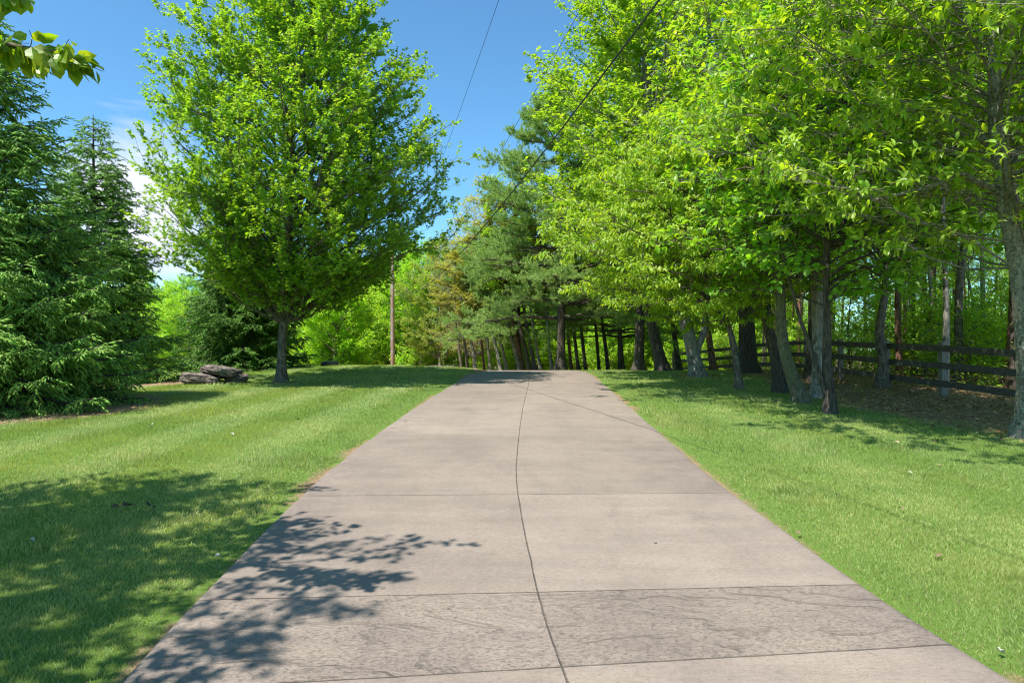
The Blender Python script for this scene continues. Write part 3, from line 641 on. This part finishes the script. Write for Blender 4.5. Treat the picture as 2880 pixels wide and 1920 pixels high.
P2 = np.concatenate([P2, P2b]); k = len(P2); il = np.repeat(np.arange(k), 6); o, Tn = at_t(P2[il], rg.uniform(.15, 1, len(il)))
D = unit(Tn*.5+rg.normal(size=(len(il), 3))*.45+np.array([0, 0, -.8])); Nn = unit(rg.normal(size=(len(il), 3))+np.array([-.2, -.6, .5]))
sz = rg.uniform(.05, .115, len(il))
st = o+D*(.015)
leaves(gl, st, D, Nn, sz, colours(len(il), rg, [(.16, .28, .02), (.28, .36, .03), (.10, .22, .016)], .12), BROAD)
ob('branch', gb.mesh('near_branch', M['bark']), t); ob('foliage', gl.mesh('near_branch_foliage', M['leaf_big']), t)

# ------------------------------------------------------------------ slim trunks beyond the crest
rg = np.random.default_rng(51)
def slim(name, rg, lean, H=11, r=.11, bark='bark', cols=MAPLEC, zb=5, Rr=1.7, nl=24, size=.17, kink=0, nleaf=8, n3=4, n2=7, tpl=LEAF4, l2=.34):
    return broadleaf(name, rg, [(0, 0, 0), (lean*.3+kink, .05, 1.7), (lean*.75-kink*.5, 0, 4.2), (lean*1.1, .05, 7.5), (lean*1.2, 0, H)], r, zb, H+1.2,
                     [(0, Rr*.6), (.3, Rr), (.7, Rr*.9), (1, .4)], nl=nl, n2=n2, n3=n3, nleaf=nleaf, tpl=tpl, size=size, cols=cols, centre=(lean, 0), bark=bark, l3=.5, l2=l2)
CR = [  # base px, depth, lean(m at top), radius, bark, label
 (1062, 39, -.15, .10, 'bark', 'slim grey trunk at the far left of the trunks behind the crest'),
 (1077, 39.5, -.1, .10, 'bark', 'straight slim trunk second from the left behind the crest'),
 (1095, 38.5, -1.0, .10, 'bark_pale', 'pale slim trunk leaning left beside the left pair behind the crest'),
 (1114, 41, 0, .09, 'bark_red', 'thin reddish trunk standing alone left of the pale trunks'),
 (1128, 38, -.2, .09, 'bark_pale', 'thin pale trunk right of the reddish one behind the crest'),
 (1153, 37.5, -.8, .12, 'bark_pale', 'pale trunk curving left behind the end of the driveway'),
 (1167, 38, -.6, .12, 'bark_pale', 'pale mottled trunk close right of the curving pale trunk'),
 (1198, 37, -1.6, .15, 'bark', 'stout grey trunk leaning left above the driveway joint'),
 (1206, 38, -1.2, .14, 'bark_red', 'brown trunk behind the stout leaning grey trunk'),
 (1220, 37, -1.3, .15, 'bark_dark', 'dark trunk leaning left at the middle of the leaning cluster'),
 (1232, 38.2, -1.0, .13, 'bark', 'grey-brown trunk second from the right of the leaning cluster'),
 (1244, 37, -1.1, .10, 'bark_pale', 'pale slender trunk at the right end of the leaning cluster'),
 (1269, 37, -.2, .11, 'bark_pale', 'speckled pale trunk left of the tall pine trunk'),
 (1314, 38, .1, .12, 'bark_red', 'mottled reddish trunk right of the tall pine trunk'),
 (1330, 36.5, -.3, .11, 'bark_dark', 'dark trunk leaning slightly, second right of the tall pine'),
 (1347, 36, -.3, .11, 'bark_dark', 'dark straight trunk third right of the tall pine'),
 (1377, 37, .1, .11, 'bark_dark', 'dark upright trunk, left one of a separated pair'),
 (1398, 36.5, -.4, .12, 'bark_dark', 'dark trunk with a bent foot, right one of a separated pair'),
 (1433, 37, 0, .11, 'bark_dark', 'lone straight dark trunk left of the thick upright trunks'),
 (1562, 33, 0, .16, 'bark_dark', 'dark trunk between the leaning brown trunk and the forked pale tree'),
 (1640, 31, .5, .17, 'bark_red', 'reddish peeling trunk leaning right beyond the far fence corner'),
]
SLIM = {}
for b in ('bark', 'bark_pale', 'bark_red', 'bark_dark'):
    SLIM[b] = slim('slim_'+b, rg, -.8, 11, .12, b, MAPLEC if b == 'bark_dark' else BUDC)
done = {}
for (p, y, lean, r, b, lab) in CR:
    s_ = r/.12*rg.uniform(.95, 1.05)
    if b not in done:
        o = tree('woodland_tree', lab, 'tree', base(p, y), SLIM[b], 0, 'slim trees standing beyond the crest'); done[b] = o
    else:
        o = copy_tree(done[b], base(p, y), 0, 1, lab, 'slim trees standing beyond the crest')
    k = np.clip(-lean/.8, -1.2, 2.)
    o.rotation_euler = (rg.normal()*.02, R(-4*(k-1)), rg.uniform(-.5, .5)); o.scale = (s_, s_, rg.uniform(.62, .72) if p < 1175 else rg.uniform(.8, .9))
rg = np.random.default_rng(57)
m = broadleaf('palestem', rg, [(0, 0, 0), (.03, 0, 2), (-.04, 0, 4), (-.12, 0, 8), (-.1, 0, 12)], .088, 5.2, 13, [(0, 1.2), (.3, 2.4), (.7, 2.4), (1, .6)], nl=40, n2=7, n3=4, nleaf=5,
              tpl=LEAF5, size=.15, cols=MAPLEC, bark='bark_pale', l3=.4, dens=.6)
tree('maple_tree', 'slim pale trunk rising directly behind the front fence post', 'tree', base(2171, 17.2), m)
# ------------------------------------------------------------------ woods: prototypes
rg = np.random.default_rng(61)
WP = []
for i, (b, c, H, r) in enumerate((('bark', MAPLEC, 15, .15), ('bark_dark', DARKC, 16, .17), ('bark_pale', YELC, 14, .10), ('bark_dark', MAPLEC, 13, .09), ('bark_red', MAPLEC, 15, .12))):
    WP.append(broadleaf('woods%d' % i, rg, [(0, 0, 0), (rg.normal()*.15, .1, 3), (rg.normal()*.3, 0, 7), (rg.normal()*.3, 0, H)], r, 6.2, H+1.5,
              [(0, 1.6), (.25, 2.6), (.6, 2.8), (1, .8)], nl=40, n2=7, n3=4, nleaf=4, tpl=LEAF4, size=.17, cols=[tuple(v*1.35 for v in t) for t in c], bark=b, l3=.6, l2=.34))
SH = []
for i, (c, H, Rr) in enumerate(((MAPLEC, 3.4, 1.6), (YELC, 2.5, 1.4), (MAPLEC, 4.8, 1.9))):
    SH.append(broadleaf('sapling%d' % i, rg, [(0, 0, 0), (.1, 0, H*.4), (0, .1, H*.9)], .035, .35, H, [(0, Rr*.7), (.3, Rr), (.7, Rr*.75), (1, .3)], nl=34, n2=6, n3=4, nleaf=7,
              tpl=LEAF5, size=.13, cols=[tuple(v*1.25 for v in t) for t in c], bark='bark', l3=.4, l2=.4, flat=.85, droop=.3, dens=.55))
src = {}
def plant(kind, i, loc, rz, s, lab, cat, group):
    key = (kind, i)
    if key not in src: src[key] = tree(kind, lab, cat, loc, (WP if kind == 'woodland_tree' else SH if kind == 'sapling' else FB)[i], rz, group, s); return src[key]
    return copy_tree(src[key], loc, rz, s, lab, group)
# named trunks seen behind the fence
for (p, y, i, lab, s) in ((2067, 22, 4, 'reddish upright trunk behind the fence, right of the wavy trunk', .95), (2100, 25, 3, 'thin trunk behind the middle of the fence bay left of the front post', 1), (2121, 23, 2, 'thin bent pale trunk behind the fence, left of the front post', .85),
                          (2135, 28, 1, 'black-looking trunk deep behind the fence, left of the front post', 1), (2202, 19.5, 0, 'grey trunk close behind the fence, right of the front post', .9),
                          (1866, 21, 1, 'broad dark trunk behind the fence at the pale weathered trunk', 1.15), (2335, 17, 1, 'dark trunk behind the fence beside the large lichened trunk', 1)):
    plant('woodland_tree', i, base(p, y), rg.uniform(0, 6), s, lab, 'tree', 'trees in the woods behind the fence')
def where(x, y, marks):
    q = 1176+1568*x/y
    for lim, ph in marks:
        if q < lim: return ph
    return marks[-1][1]
FM = [(1480, 'left of the thick leaning brown trunk'), (1570, 'just right of the thick leaning brown trunk'), (1640, 'beside the pale forked trunk'), (1700, 'left of the slim grey stem'), (1765, 'behind the thick straight dark trunk'),
      (1840, 'behind the dark and mossy trunks'), (1910, 'behind the two-stemmed tree'), (1970, 'right of the two-stemmed tree'), (2030, 'left of the wavy trunk'), (2090, 'right of the wavy trunk'), (2165, 'left of the front fence post'),
      (2225, 'right of the front fence post'), (2300, 'left of the lichened trunk'), (3000, 'behind the lichened trunk')]
CM = [(150, 'behind the largest spruce'), (300, 'behind the pointed spruce'), (460, 'in the gap right of the pointed spruce'), (620, 'above the stacked boulders'), (720, 'behind the lawn maple trunk'), (820, 'right of the lawn maple trunk'),
      (890, 'left of the utility pole'), (960, 'right of the utility pole'), (1060, 'left of the slim trunks behind the crest'), (1150, 'behind the left slim trunks'), (1250, 'behind the leaning trunk cluster'), (1330, 'behind the tall pine'),
      (1420, 'behind the dark straight trunks'), (1500, 'left of the leaning brown trunk'), (3000, 'beyond the far end of the fence')]
def dep(y, a, b): return 'nearer' if y < a else 'mid-depth' if y < b else 'far'
pts = []
tries = 0
while len(pts) < 80 and tries < 6000:
    tries += 1
    y = rg.uniform(14, 66); x = rg.uniform(12.6, 14+.80*y)
    if all((x-a)**2+(y-b)**2 > (1.5+.02*y)**2 for a, b in pts): pts.append((x, y))
for (x, y) in pts:
    i = int(rg.integers(0, 5)); lab = '%s %s tree past the fence %s' % (dep(y, 26, 42), ('grey', 'thick dark', 'pale slim', 'thin dark', 'reddish')[i], where(x, y, FM))
    plant('woodland_tree', i, HN(x, y), rg.uniform(0, 6), rg.uniform(.8, 1.15), lab, 'tree', 'trees deep in the woods behind the fence')
pts = []
while len(pts) < 46:
    y = rg.uniform(14, 44); x = rg.uniform(11.3, 12.5+.74*y)
    if all((x-a)**2+(y-b)**2 > 1.3**2 for a, b in pts): pts.append((x, y))
for (x, y) in pts:
    i = int(rg.integers(0, 3)); lab = '%s %s sapling past the fence %s' % (dep(y, 21, 32), ('green', 'low yellow-green', 'tall green')[i], where(x, y, FM))
    plant('sapling', i, HN(x, y), rg.uniform(0, 6), rg.uniform(.7, 1.35), lab, 'sapling', 'saplings behind the fence')
# trees beyond the crest: brighter understory and tall trees
FB = []
GRN2 = [tuple(min(.8, v*1.3) for v in t) for t in MAPLEC]; YEL2 = [tuple(min(.8, v*1.3) for v in t) for t in YELC]  # palettes raised for the far trees, bright sunlight put into the leaf colour
for i, (c, H, Rr, b) in enumerate(((GRN2, 9.5, 3.2, 'bark'), (YEL2, 7.5, 3.0, 'bark'), (BUDC, 12.5, 4.0, 'bark_pale'), ([(.26, .36, .07), (.20, .30, .06), (.30, .34, .10)], 11, 3.4, 'bark_pale'))):
    FB.append(broadleaf('far%d' % i, rg, [(0, 0, 0), (.2, 0, H*.3), (-.1, 0, H*.9)], .15, .6 if i < 2 else 2, H, [(0, Rr*.75), (.3, Rr), (.65, Rr*.85), (1, .5)], nl=90 if i != 2 else 120, n2=8, n3=4, nleaf=10 if i != 2 else 4,
              tpl=LEAF4, size=.19 if i != 2 else .13, cols=c, bark=b, l3=.6, l2=.36, flat=.5))
FL = [  # px, depth, kind, scale, label
 (770, 37, 1, .86, 'yellow-green tree with orange-tinged tips between the lawn maple and the utility pole'),
 (735, 40, 1, .75, 'yellowish tree with a pale double trunk just right of the lawn maple trunk'),
 (848, 58, 1, 1.2, 'yellow-green tree left of the utility pole, behind the grassy hump'),
 (915, 60, 0, 1.2, 'fresh green tree directly behind the utility pole'),
 (965, 55, 0, 1.15, 'green tree right of the utility pole, behind the hump'),
 (945, 66, 3, 1.1, 'dull green tree behind and right of the utility pole'),
 (1010, 52, 3, .95, 'olive green tree between the utility pole and the trunks behind the crest'),
 (1030, 62, 2, 1.0, 'tan budding tree left of the pines, its twigs still thinly leaved'),
 (1090, 46, 2, .95, 'tall tan budding tree against the left side of the pines'),
 (1075, 74, 3, 1.2, 'tallest pale green tree far behind, seen in the gap left of the pines'),
 (880, 72, 3, 1.15, 'pale tree farthest behind the utility pole'),
 (800, 62, 0, 1.1, 'green tree behind the yellow-green trees left of the pole'),
 (700, 58, 0, 1.1, 'green tree behind the lawn maple trunk'),
 (620, 52, 0, .95, 'green tree behind the spruce that stands behind the boulders'),
 (430, 40, 0, .62, 'light green bushy tree in the gap between the two groups of spruces'),
 (520, 48, 3, .8, 'olive tree far behind the left lawn, over the boulders'),
 (330, 48, 0, .8, 'green tree hidden far behind the pointed spruce'),
 (390, 60, 0, .9, 'distant green tree in the gap right of the pointed spruce'),
 (1150, 50, 0, .7, 'low bright green tree behind the pale slim trunks'),
 (1215, 52, 0, .75, 'low bright green tree behind the leaning trunk cluster'),
 (1262, 50, 1, .7, 'bright yellow-green low tree glimpsed left of the tall pine trunk'),
 (1340, 50, 0, .75, 'low green tree behind the dark trunks right of the tall pine'),
 (1410, 47, 0, .7, 'low green tree behind the separated pair of dark trunks'),
 (1470, 48, 0, .75, 'low green tree behind the upright dark trunk'),
 (1550, 46, 0, .75, 'low green tree behind the thick leaning brown trunk'),
 (1620, 44, 0, .75, 'low green tree beyond the far end of the fence'),
]
for (p, y, i, s, lab) in FL:
    z = base(p, y)
    plant('background_tree', i, z, rg.uniform(0, 6), s, lab, 'tree', 'trees beyond the crest')
pts = []
while len(pts) < 55:
    y = rg.uniform(52, 92); x = rg.uniform(-.60*y, .42*y)
    if x > 11 and y < 60: continue
    if -15 < x < -5 and y < 60: continue
    if all((x-a)**2+(y-b)**2 > 3.2**2 for a, b in pts): pts.append((x, y))
for (x, y) in pts:
    s_ = rg.uniform(.8, 1.15)*(1.25 if x > 3 else .85 if x > -20 else .75)
    i = int(rg.choice([0, 0, 3, 1])); lab = '%s %s background tree %s' % (dep(y, 64, 78), ('fresh green', 'yellow-green', '', 'pale olive')[i], where(x, y, CM))
    plant('background_tree', i, HN(x, y), rg.uniform(0, 6), s_, lab, 'tree', 'distant trees beyond the crest')

# ------------------------------------------------------------------ far wood mass and undergrowth (uncountable)
rg = np.random.default_rng(71)
g = Geo(); n = 150000
cx = rg.uniform(-110, 150, 420); cyy = rg.uniform(98, 130, 420); cx = np.concatenate([cx, rg.uniform(62, 110, 200)]); cyy = np.concatenate([cyy, rg.uniform(20, 100, 200)])
k = rg.integers(0, len(cx), n); h = rg.uniform(9, 16, len(cx)); d = unit(rg.normal(size=(n, 3)))*rg.random((n, 1))**.35
P = np.stack([cx[k], cyy[k], gz(cx, cyy)[k]+h[k]*.52], 1)+d*np.stack([3.6+0*h[k], 3.6+0*h[k], h[k]*.5], 1)
leaves(g, P, rg.normal(size=(n, 3)), rg.normal(size=(n, 3))+np.array([0, 0, 1]), rg.uniform(.4, .8, n), colours(n, rg, DARKC+MAPLEC, .2), LEAF4)
ob('far_woods', g.mesh('far_woods', M['leaf']), kind='stuff', label='distant wood reading as one green mass behind everything', category='woods')
g = Geo(); n = 60000
x = rg.uniform(6.5, 45, n); y = rg.uniform(7, 55, n); dens = fbm(x*.6, y*.6, 77)
keep = (x > 11.0)*(dens > .40) | (x <= 11.0)*(x > 8.4)*(dens > .60)*(rg.random(n) < .5); x, y, dens = x[keep], y[keep], dens[keep]; n = len(x)
near = x < 11
P = np.stack([x, y, gz(x, y)+np.where(near, rg.random(n)*.08, rg.random(n)**1.5*.75*np.clip((dens-.38)*6, .2, 1))], 1)
leaves(g, P, unit(rg.normal(size=(n, 3))*[1, 1, .35]), rg.normal(size=(n, 3))*.45+np.array([0, 0, 1]), np.where(near, .05, 1)*1.0*rg.uniform(.08, .15, n)*np.where(near, 10, 1), colours(n, rg, MAPLEC, .2), LEAF5)
# dead sticks and twigs of the brush
n = 1500; x = rg.uniform(10.9, 26, n); y = rg.uniform(12, 36, n); o = np.stack([x, y, gz(x, y)], 1)
D = unit(rg.normal(size=(n, 3))*[1, 1, .5]+np.array([0, 0, .45])); Ln = rg.uniform(.4, 1.5, n)
P = np.stack([o, o+D*(Ln*.5)[:, None]+rg.normal(size=(n, 3))*.06, o+D*Ln[:, None]+rg.normal(size=(n, 3))*.12], 1)
tube(g, P, rg.uniform(.006, .016, n)[:, None]*np.array([[1, .7, .3]]), 4, (.20, .155, .11))
ob('undergrowth', g.mesh('undergrowth', M['leaf']), kind='stuff', label='tangled low leaves and dead sticks under the trees behind the fence', category='undergrowth')

# ------------------------------------------------------------------ board fence
M['board'] = surf('fence_board', (.07, .060, .052), (.20, .175, .15), (3, 3, 12), 5, .5, (.33, .28, .22), 4, (.55, .68), bd=.01)
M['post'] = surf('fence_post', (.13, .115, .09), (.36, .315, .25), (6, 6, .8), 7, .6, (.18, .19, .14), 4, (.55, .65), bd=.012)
M['post_sunlit_tan'] = surf('fence_post_sunlit_tan', (.22, .17, .11), (.46, .37, .26), (6, 6, .8), 7, .6, bd=.012)  # paler tan posts and rails, sunlight put into the wood colour
def box(g, c, sx, sy, sz, ang=0, tilt=None, rgj=None):
    """chamfered-ish box centred at c, long axis x rotated by ang"""
    e = .006; pts = []
    for zz, k in ((-sz/2, 1), (-sz/2+e, 0), (sz/2-e, 0), (sz/2, 1)):
        for (a, b) in ((-1, -1), (1, -1), (1, 1), (-1, 1)):
            pts.append((a*(sx/2-e*k), b*(sy/2-e*k), zz))
    V = np.array(pts); F = [(3, 2, 1, 0), (12, 13, 14, 15)]
    for l_ in range(3):
        for k in range(4): F.append((l_*4+k, l_*4+(k+1) % 4, l_*4+4+(k+1) % 4, l_*4+4+k))
    Mx = Matrix.Rotation(ang, 3, 'Z')
    if tilt: Mx = Mx @ Matrix.Rotation(tilt, 3, 'Y')
    V = V@np.array(Mx).T+np.array(c); g.add(V, F)
FP = [(10.05, 10.8), (10.08, 13.4), (10.1, 16.0), (10.2, 18.6), (10.25, 21.3), (10.35, 24.0), (10.4, 26.7), (10.35, 29.4), (10.25, 31.6), (9.7, 33.2), (8.3, 35.0)]
FH = [1.22, 1.22, 1.27, 1.25, 1.25, 1.25, 1.23, 1.2, 1.2, 1.2, 1.15]
fence = thing('board_fence', 'three-rail board fence of dark weathered boards on square posts along the woods', 'fence', (FP[2][0], FP[2][1], float(gz(*FP[2]))))
FO = np.array(fence.location)
rg = np.random.default_rng(81)
for k, ((x, y), h) in enumerate(zip(FP, FH)):
    g = Geo(); z = float(gz(x, y)); w_ = .15 if k in (2, 5) else .13
    box(g, np.array([x, y, z+h/2-.15])-FO, w_, w_, h+.3, rg.uniform(-.1, .1))
    o = ob('post', g.mesh('post', M['post_sunlit_tan' if k >= 8 or k == 5 else 'post']), fence)
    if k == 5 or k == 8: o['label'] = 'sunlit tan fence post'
for k in range(len(FP)-1):
    (x0, y0), (x1, y1) = FP[k], FP[k+1]; z0, z1 = float(gz(x0, y0)), float(gz(x1, y1)); Ld = math.hypot(x1-x0, y1-y0); an = math.atan2(y1-y0, x1-x0)
    nx_, ny_ = -math.sin(an), math.cos(an)
    for hgt in (.28, .68, 1.08):
        g = Geo(); za, zb_ = z0+hgt*FH[k]/1.22, z1+hgt*FH[k+1]/1.22
        c = np.array([(x0+x1)/2+nx_*.092, (y0+y1)/2+ny_*.092, (za+zb_)/2+rg.normal()*.006])-FO
        box(g, c, Ld-.012, .03, .15, an, -math.atan2(zb_-za, Ld)+rg.normal()*.003)
        ob('board', g.mesh('board', M['post_sunlit_tan' if k == 9 else 'board']), fence)

# ------------------------------------------------------------------ utility pole and its wires
M['pole'] = surf('pole_wood', (.20, .12, .075), (.42, .28, .18), (8, 8, .25), 6, .4, (.36, .33, .30), 1.2, (.5, .6), bd=.01)
M['wire'] = surf('wire_black', (.02, .02, .02), (.035, .035, .035), ns=3, bump=0, rough=.5)
M['insul'] = surf('insulator', (.35, .33, .30), (.5, .48, .45), ns=4, bump=0, rough=.3)
PB = (-8.74, 50.0, float(gz(-8.74, 50)))
pole = thing('utility_pole', 'tall brown wooden utility pole rising behind the grassy hump', 'utility pole', PB)
g = Geo(); Hp = 8.35-PB[2]; tube(g, np.array([[0, 0, -.3], [0, 0, Hp*.5], [0, 0, Hp*.98], [0, 0, Hp]]), np.array([.155, .135, .115, .02]), 14); ob('pole_shaft', g.mesh('pole_shaft', M['pole']), pole)
for zz in (7.92, 5.40, 5.0):
    g = Geo(); tube(g, np.array([[.10, -.02, zz-PB[2]], [.20, -.04, zz-PB[2]], [.26, -.05, zz-PB[2]]]), np.array([.02, .05, .035]), 8); ob('insulator', g.mesh('insulator', M['insul']), pole)
g = Geo(); tube(g, np.array([[-.16, -.06, 2.2], [-.16, -.06, Hp-1.2]]), np.array([.018, .018]), 5); ob('conduit', g.mesh('conduit', M['insul']), pole)
for (X1, Z1, sag, zp, r, lab) in ((6.211, 13.85, 2.46, 7.92, .005, 'thin power wire crossing the blue sky nearest the lawn maple'),
                                  (6.979, 11.58, 2.40, 5.0, .0045, 'thin wire crossing the sky gap between the other two'),
                                  (5.483, 6.89, 2.315, 5.40, .0095, 'thick black cable passing in front of the right-hand tree crowns')):
    t = np.linspace(0, 1, 90); P = np.stack([-8.7+.22+(X1+8.5)*t, 50+(-14-50)*t, zp+(Z1-zp)*t-4*sag*t*(1-t)], 1)
    g = Geo(); tube(g, P, np.full(90, r), 6); ob('overhead_wire', g.mesh('overhead_wire', M['wire']), None, label=lab, category='wire')

# ------------------------------------------------------------------ boulders
from mathutils import noise as mn
import bmesh
M['rock'] = surf('rock_layered', (.05, .04, .036), (.24, .195, .17), (1, 1, 4.5), 5, 1, (.36, .34, .28), 6, (.55, .66), bd=.05)
def rock(label, c, size, rot, seed, cat='boulder'):
    bm = bmesh.new(); bmesh.ops.create_icosphere(bm, subdivisions=5, radius=1)
    for v in bm.verts:
        p = v.co.copy(); q = Vector((abs(p.x)**.72*math.copysign(1, p.x), abs(p.y)**.75*math.copysign(1, p.y), abs(p.z)**.6*math.copysign(1, p.z)))
        n = mn.fractal(p*1.3+Vector((seed, 0, 0)), 1, 2, 4); lay = mn.noise(Vector((p.x*.8, p.y*.8, p.z*9+seed)))*.08+math.floor((p.z+n*.15)*4)/4*.03
        q *= 1+.20*n+lay; q += Vector((1, 1, .3))*mn.noise(p*6+Vector((0, seed, 0)))*.05
        v.co = Vector((q.x*size[0], q.y*size[1], q.z*size[2]))
    bm.transform(Matrix.Rotation(rot[1], 4, 'Y') @ Matrix.Rotation(rot[2], 4, 'Z'))
    me = bpy.data.meshes.new('boulder'); bm.to_mesh(me); bm.free(); me.materials.append(M['rock'])
    for p in me.polygons: p.use_smooth = True
    return ob('boulder', me, None, c, label=label, category=cat)
def rk(p, y, h): return (px(p, y), y, float(gz(px(p, y), y))+h)
rock('lower left brown boulder of the stacked group, lying flat on the lawn', rk(461, 19.6, .13), (.54, .42, .16), (0, .10, .2), 3)
rock('tilted grey slab boulder resting on top of the others', rk(508, 19.95, .34), (.54, .46, .12), (0, .17, -.15), 8)
rock('small dark boulder half hidden at the right end of the stacked group', rk(543, 20.1, .12), (.33, .4, .17), (0, .12, .4), 14)
rock('flat broken stone wedged between the lower left boulder and the slab', rk(492, 20.35, .2), (.34, .3, .11), (0, .02, .9), 21)
rock('small pale stone on the grass behind the lawn maple, right of its trunk', rk(758, 29, .04), (.34, .3, .18), (0, .02, .9), 27)
rock('low flat stone at the far right end of the grassy hump', rk(1018, 29.3, .0), (.55, .3, .09), (0, .02, .1), 33)

# ------------------------------------------------------------------ bits lying on the lawn and the drive edge
M['dead'] = surf('dead_leaf', (.12, .08, .045), (.30, .22, .13), ns=20, bump=.2)
M['petal'] = surf('pale_petal', (.34, .35, .26), (.50, .50, .40), ns=10, bump=.1)
rg = np.random.default_rng(91)
def litter_leaf(p, py_, sz, mt, lab, kind='fallen_leaf', cat='leaf', group=None, h=.035):
    y = 1.5*1568/(py_-784)
    for _ in range(8): y = (1.65-float(gz(px(p, y), y))-h)*1568/(py_-784)
    sz = sz*.72; g = Geo(); V, F = BROAD; V = V.copy(); V[:, 2] += rg.normal(size=len(V))*.10; V[:, 1] -= .5
    a = rg.uniform(0, 6.28); Mx = np.array(Matrix.Rotation(a, 3, 'Z') @ Matrix.Rotation(rg.uniform(-.35, .35), 3, 'X'))
    up_ = V@Mx.T*sz; lo = up_-np.array([0, 0, .002]); g.add(up_, F); g.add(lo, F[:, ::-1])
    o = ob(kind, g.mesh(kind, M[mt]), None, (px(p, y), y, float(gz(px(p, y), y))+h), label=lab, category=cat)
    if group: o['group'] = group
    return o
for (p, py_, sz, mt, lab) in ((2155, 1272, .10, 'dead', 'curled tan dead leaf on the right lawn, nearest one to the bottom'), (1925, 1135, .09, 'dead', 'tan dead leaf on the right lawn below the long tree shadow'),
                          (2090, 1083, .09, 'petal', 'pale leaf on the right lawn just below the tree shadow'), (1835, 1222, .08, 'dead', 'pale brown leaf at the right edge of the driveway'),
                          (2298, 1490, .07, 'petal', 'white petal in the grass near the bottom right corner'), (1706, 1034, .09, 'petal', 'pale leaf on the grass right of the far half of the drive'),
                          (347, 974, .12, 'petal', 'white speck of leaf on the left lawn in front of the big spruce'), (534, 995, .09, 'petal', 'white petal in the middle of the left lawn'),
                          (686, 961, .12, 'dead', 'brown leaf on the left lawn below the maple'), (930, 965, .1, 'petal', 'pale leaf on the left lawn near the far edge of the drive'),
                          (75, 1237, .07, 'petal', 'small pale leaf in the shaded lawn at the far left'), (500, 1272, .06, 'petal', 'small pale leaf in shade beside the driveway edge'),
                          (2070, 1165, .07, 'dead', 'brown leaf speck in the middle of the right lawn'), (1505, 1245, .05, 'petal', 'tiny yellow leaf lying on the concrete right of the joint')):
    litter_leaf(p, py_, sz, mt, lab, h=.045 if 'concrete' not in lab else .032)
# brown twig with withered leaves in the shaded lawn
y = 6.15; x = px(310, y); z = float(gz(x, y))+.05
tw = thing('fallen_twig', 'fallen twig with withered dark leaves in the shaded left lawn', 'twig', (x, y, z))
g = Geo(); tube(g, np.array([[-.14, -.03, 0], [-.05, 0, .015], [.05, .03, .01], [.15, .05, .02]]), np.array([.004, .004, .003, .002]), 5); ob('stem', g.mesh('stem', M['dead']), tw)
M['wither'] = surf('withered_leaf', (.04, .032, .02), (.11, .085, .05), ns=20, bump=.2)
g = Geo(); n = 9; o = np.stack([rg.uniform(-.14, .15, n), rg.normal(size=n)*.015, rg.uniform(.0, .02, n)], 1)
leaves(g, o, unit(rg.normal(size=(n, 3))*[1, 1, .3]), rg.normal(size=(n, 3))*.4+np.array([0, 0, 1]), rg.uniform(.05, .09, n), np.full((n, 3), .1), BROAD); ob('withered_leaves', g.mesh('withered_leaves', M['wither']), tw)

# labels that still coincide are told apart by their order across the view
from collections import defaultdict
bpy.context.view_layer.update()
dd_ = defaultdict(list)
for o in COL.objects:
    if o.parent is None and 'label' in o: dd_[o['label']].append(o)
ORD = ['leftmost', 'second from left', 'third from left', 'fourth from left', 'fifth from left', 'sixth from left', 'seventh from left', 'eighth from left', 'ninth from left', 'tenth from left']
for lab, L_ in dd_.items():
    if len(L_) > 1:
        L_.sort(key=lambda o: o.location.x/max(o.location.y, .1))
        if len(L_) == 2: pre = ['left-hand', 'right-hand']
        elif len(L_) == 3: pre = ['left-hand', 'middle', 'right-hand']
        else: pre = ORD
        for o, p_ in zip(L_, pre): o['label'] = ' '.join((p_+' '+lab).split())

rg = np.random.default_rng(101); g = Geo(); n = 60000
x = rg.uniform(4, 13, n); y = rg.uniform(6, 34, n); k = rg.random(n) < litter(x, y)*.55+.004; x, y = x[k], y[k]; n = len(x)
P = np.stack([x, y, gz(x, y)+rg.uniform(.006, .03, n)], 1); D = rg.normal(size=(n, 3))*[1, 1, .2]; Nn = rg.normal(size=(n, 3))*.35+np.array([0, 0, 1])
leaves(g, P, D, Nn, rg.uniform(.05, .10, n), colours(n, rg, [(.16, .09, .05), (.34, .22, .12), (.48, .37, .24)], .2), LEAF5)
ob('leaf_litter', g.mesh('leaf_litter', M['leaf_dry'] if 'leaf_dry' in M else M['needle']), kind='stuff', label='dry brown leaf litter under the trees along the fence', category='leaf litter')
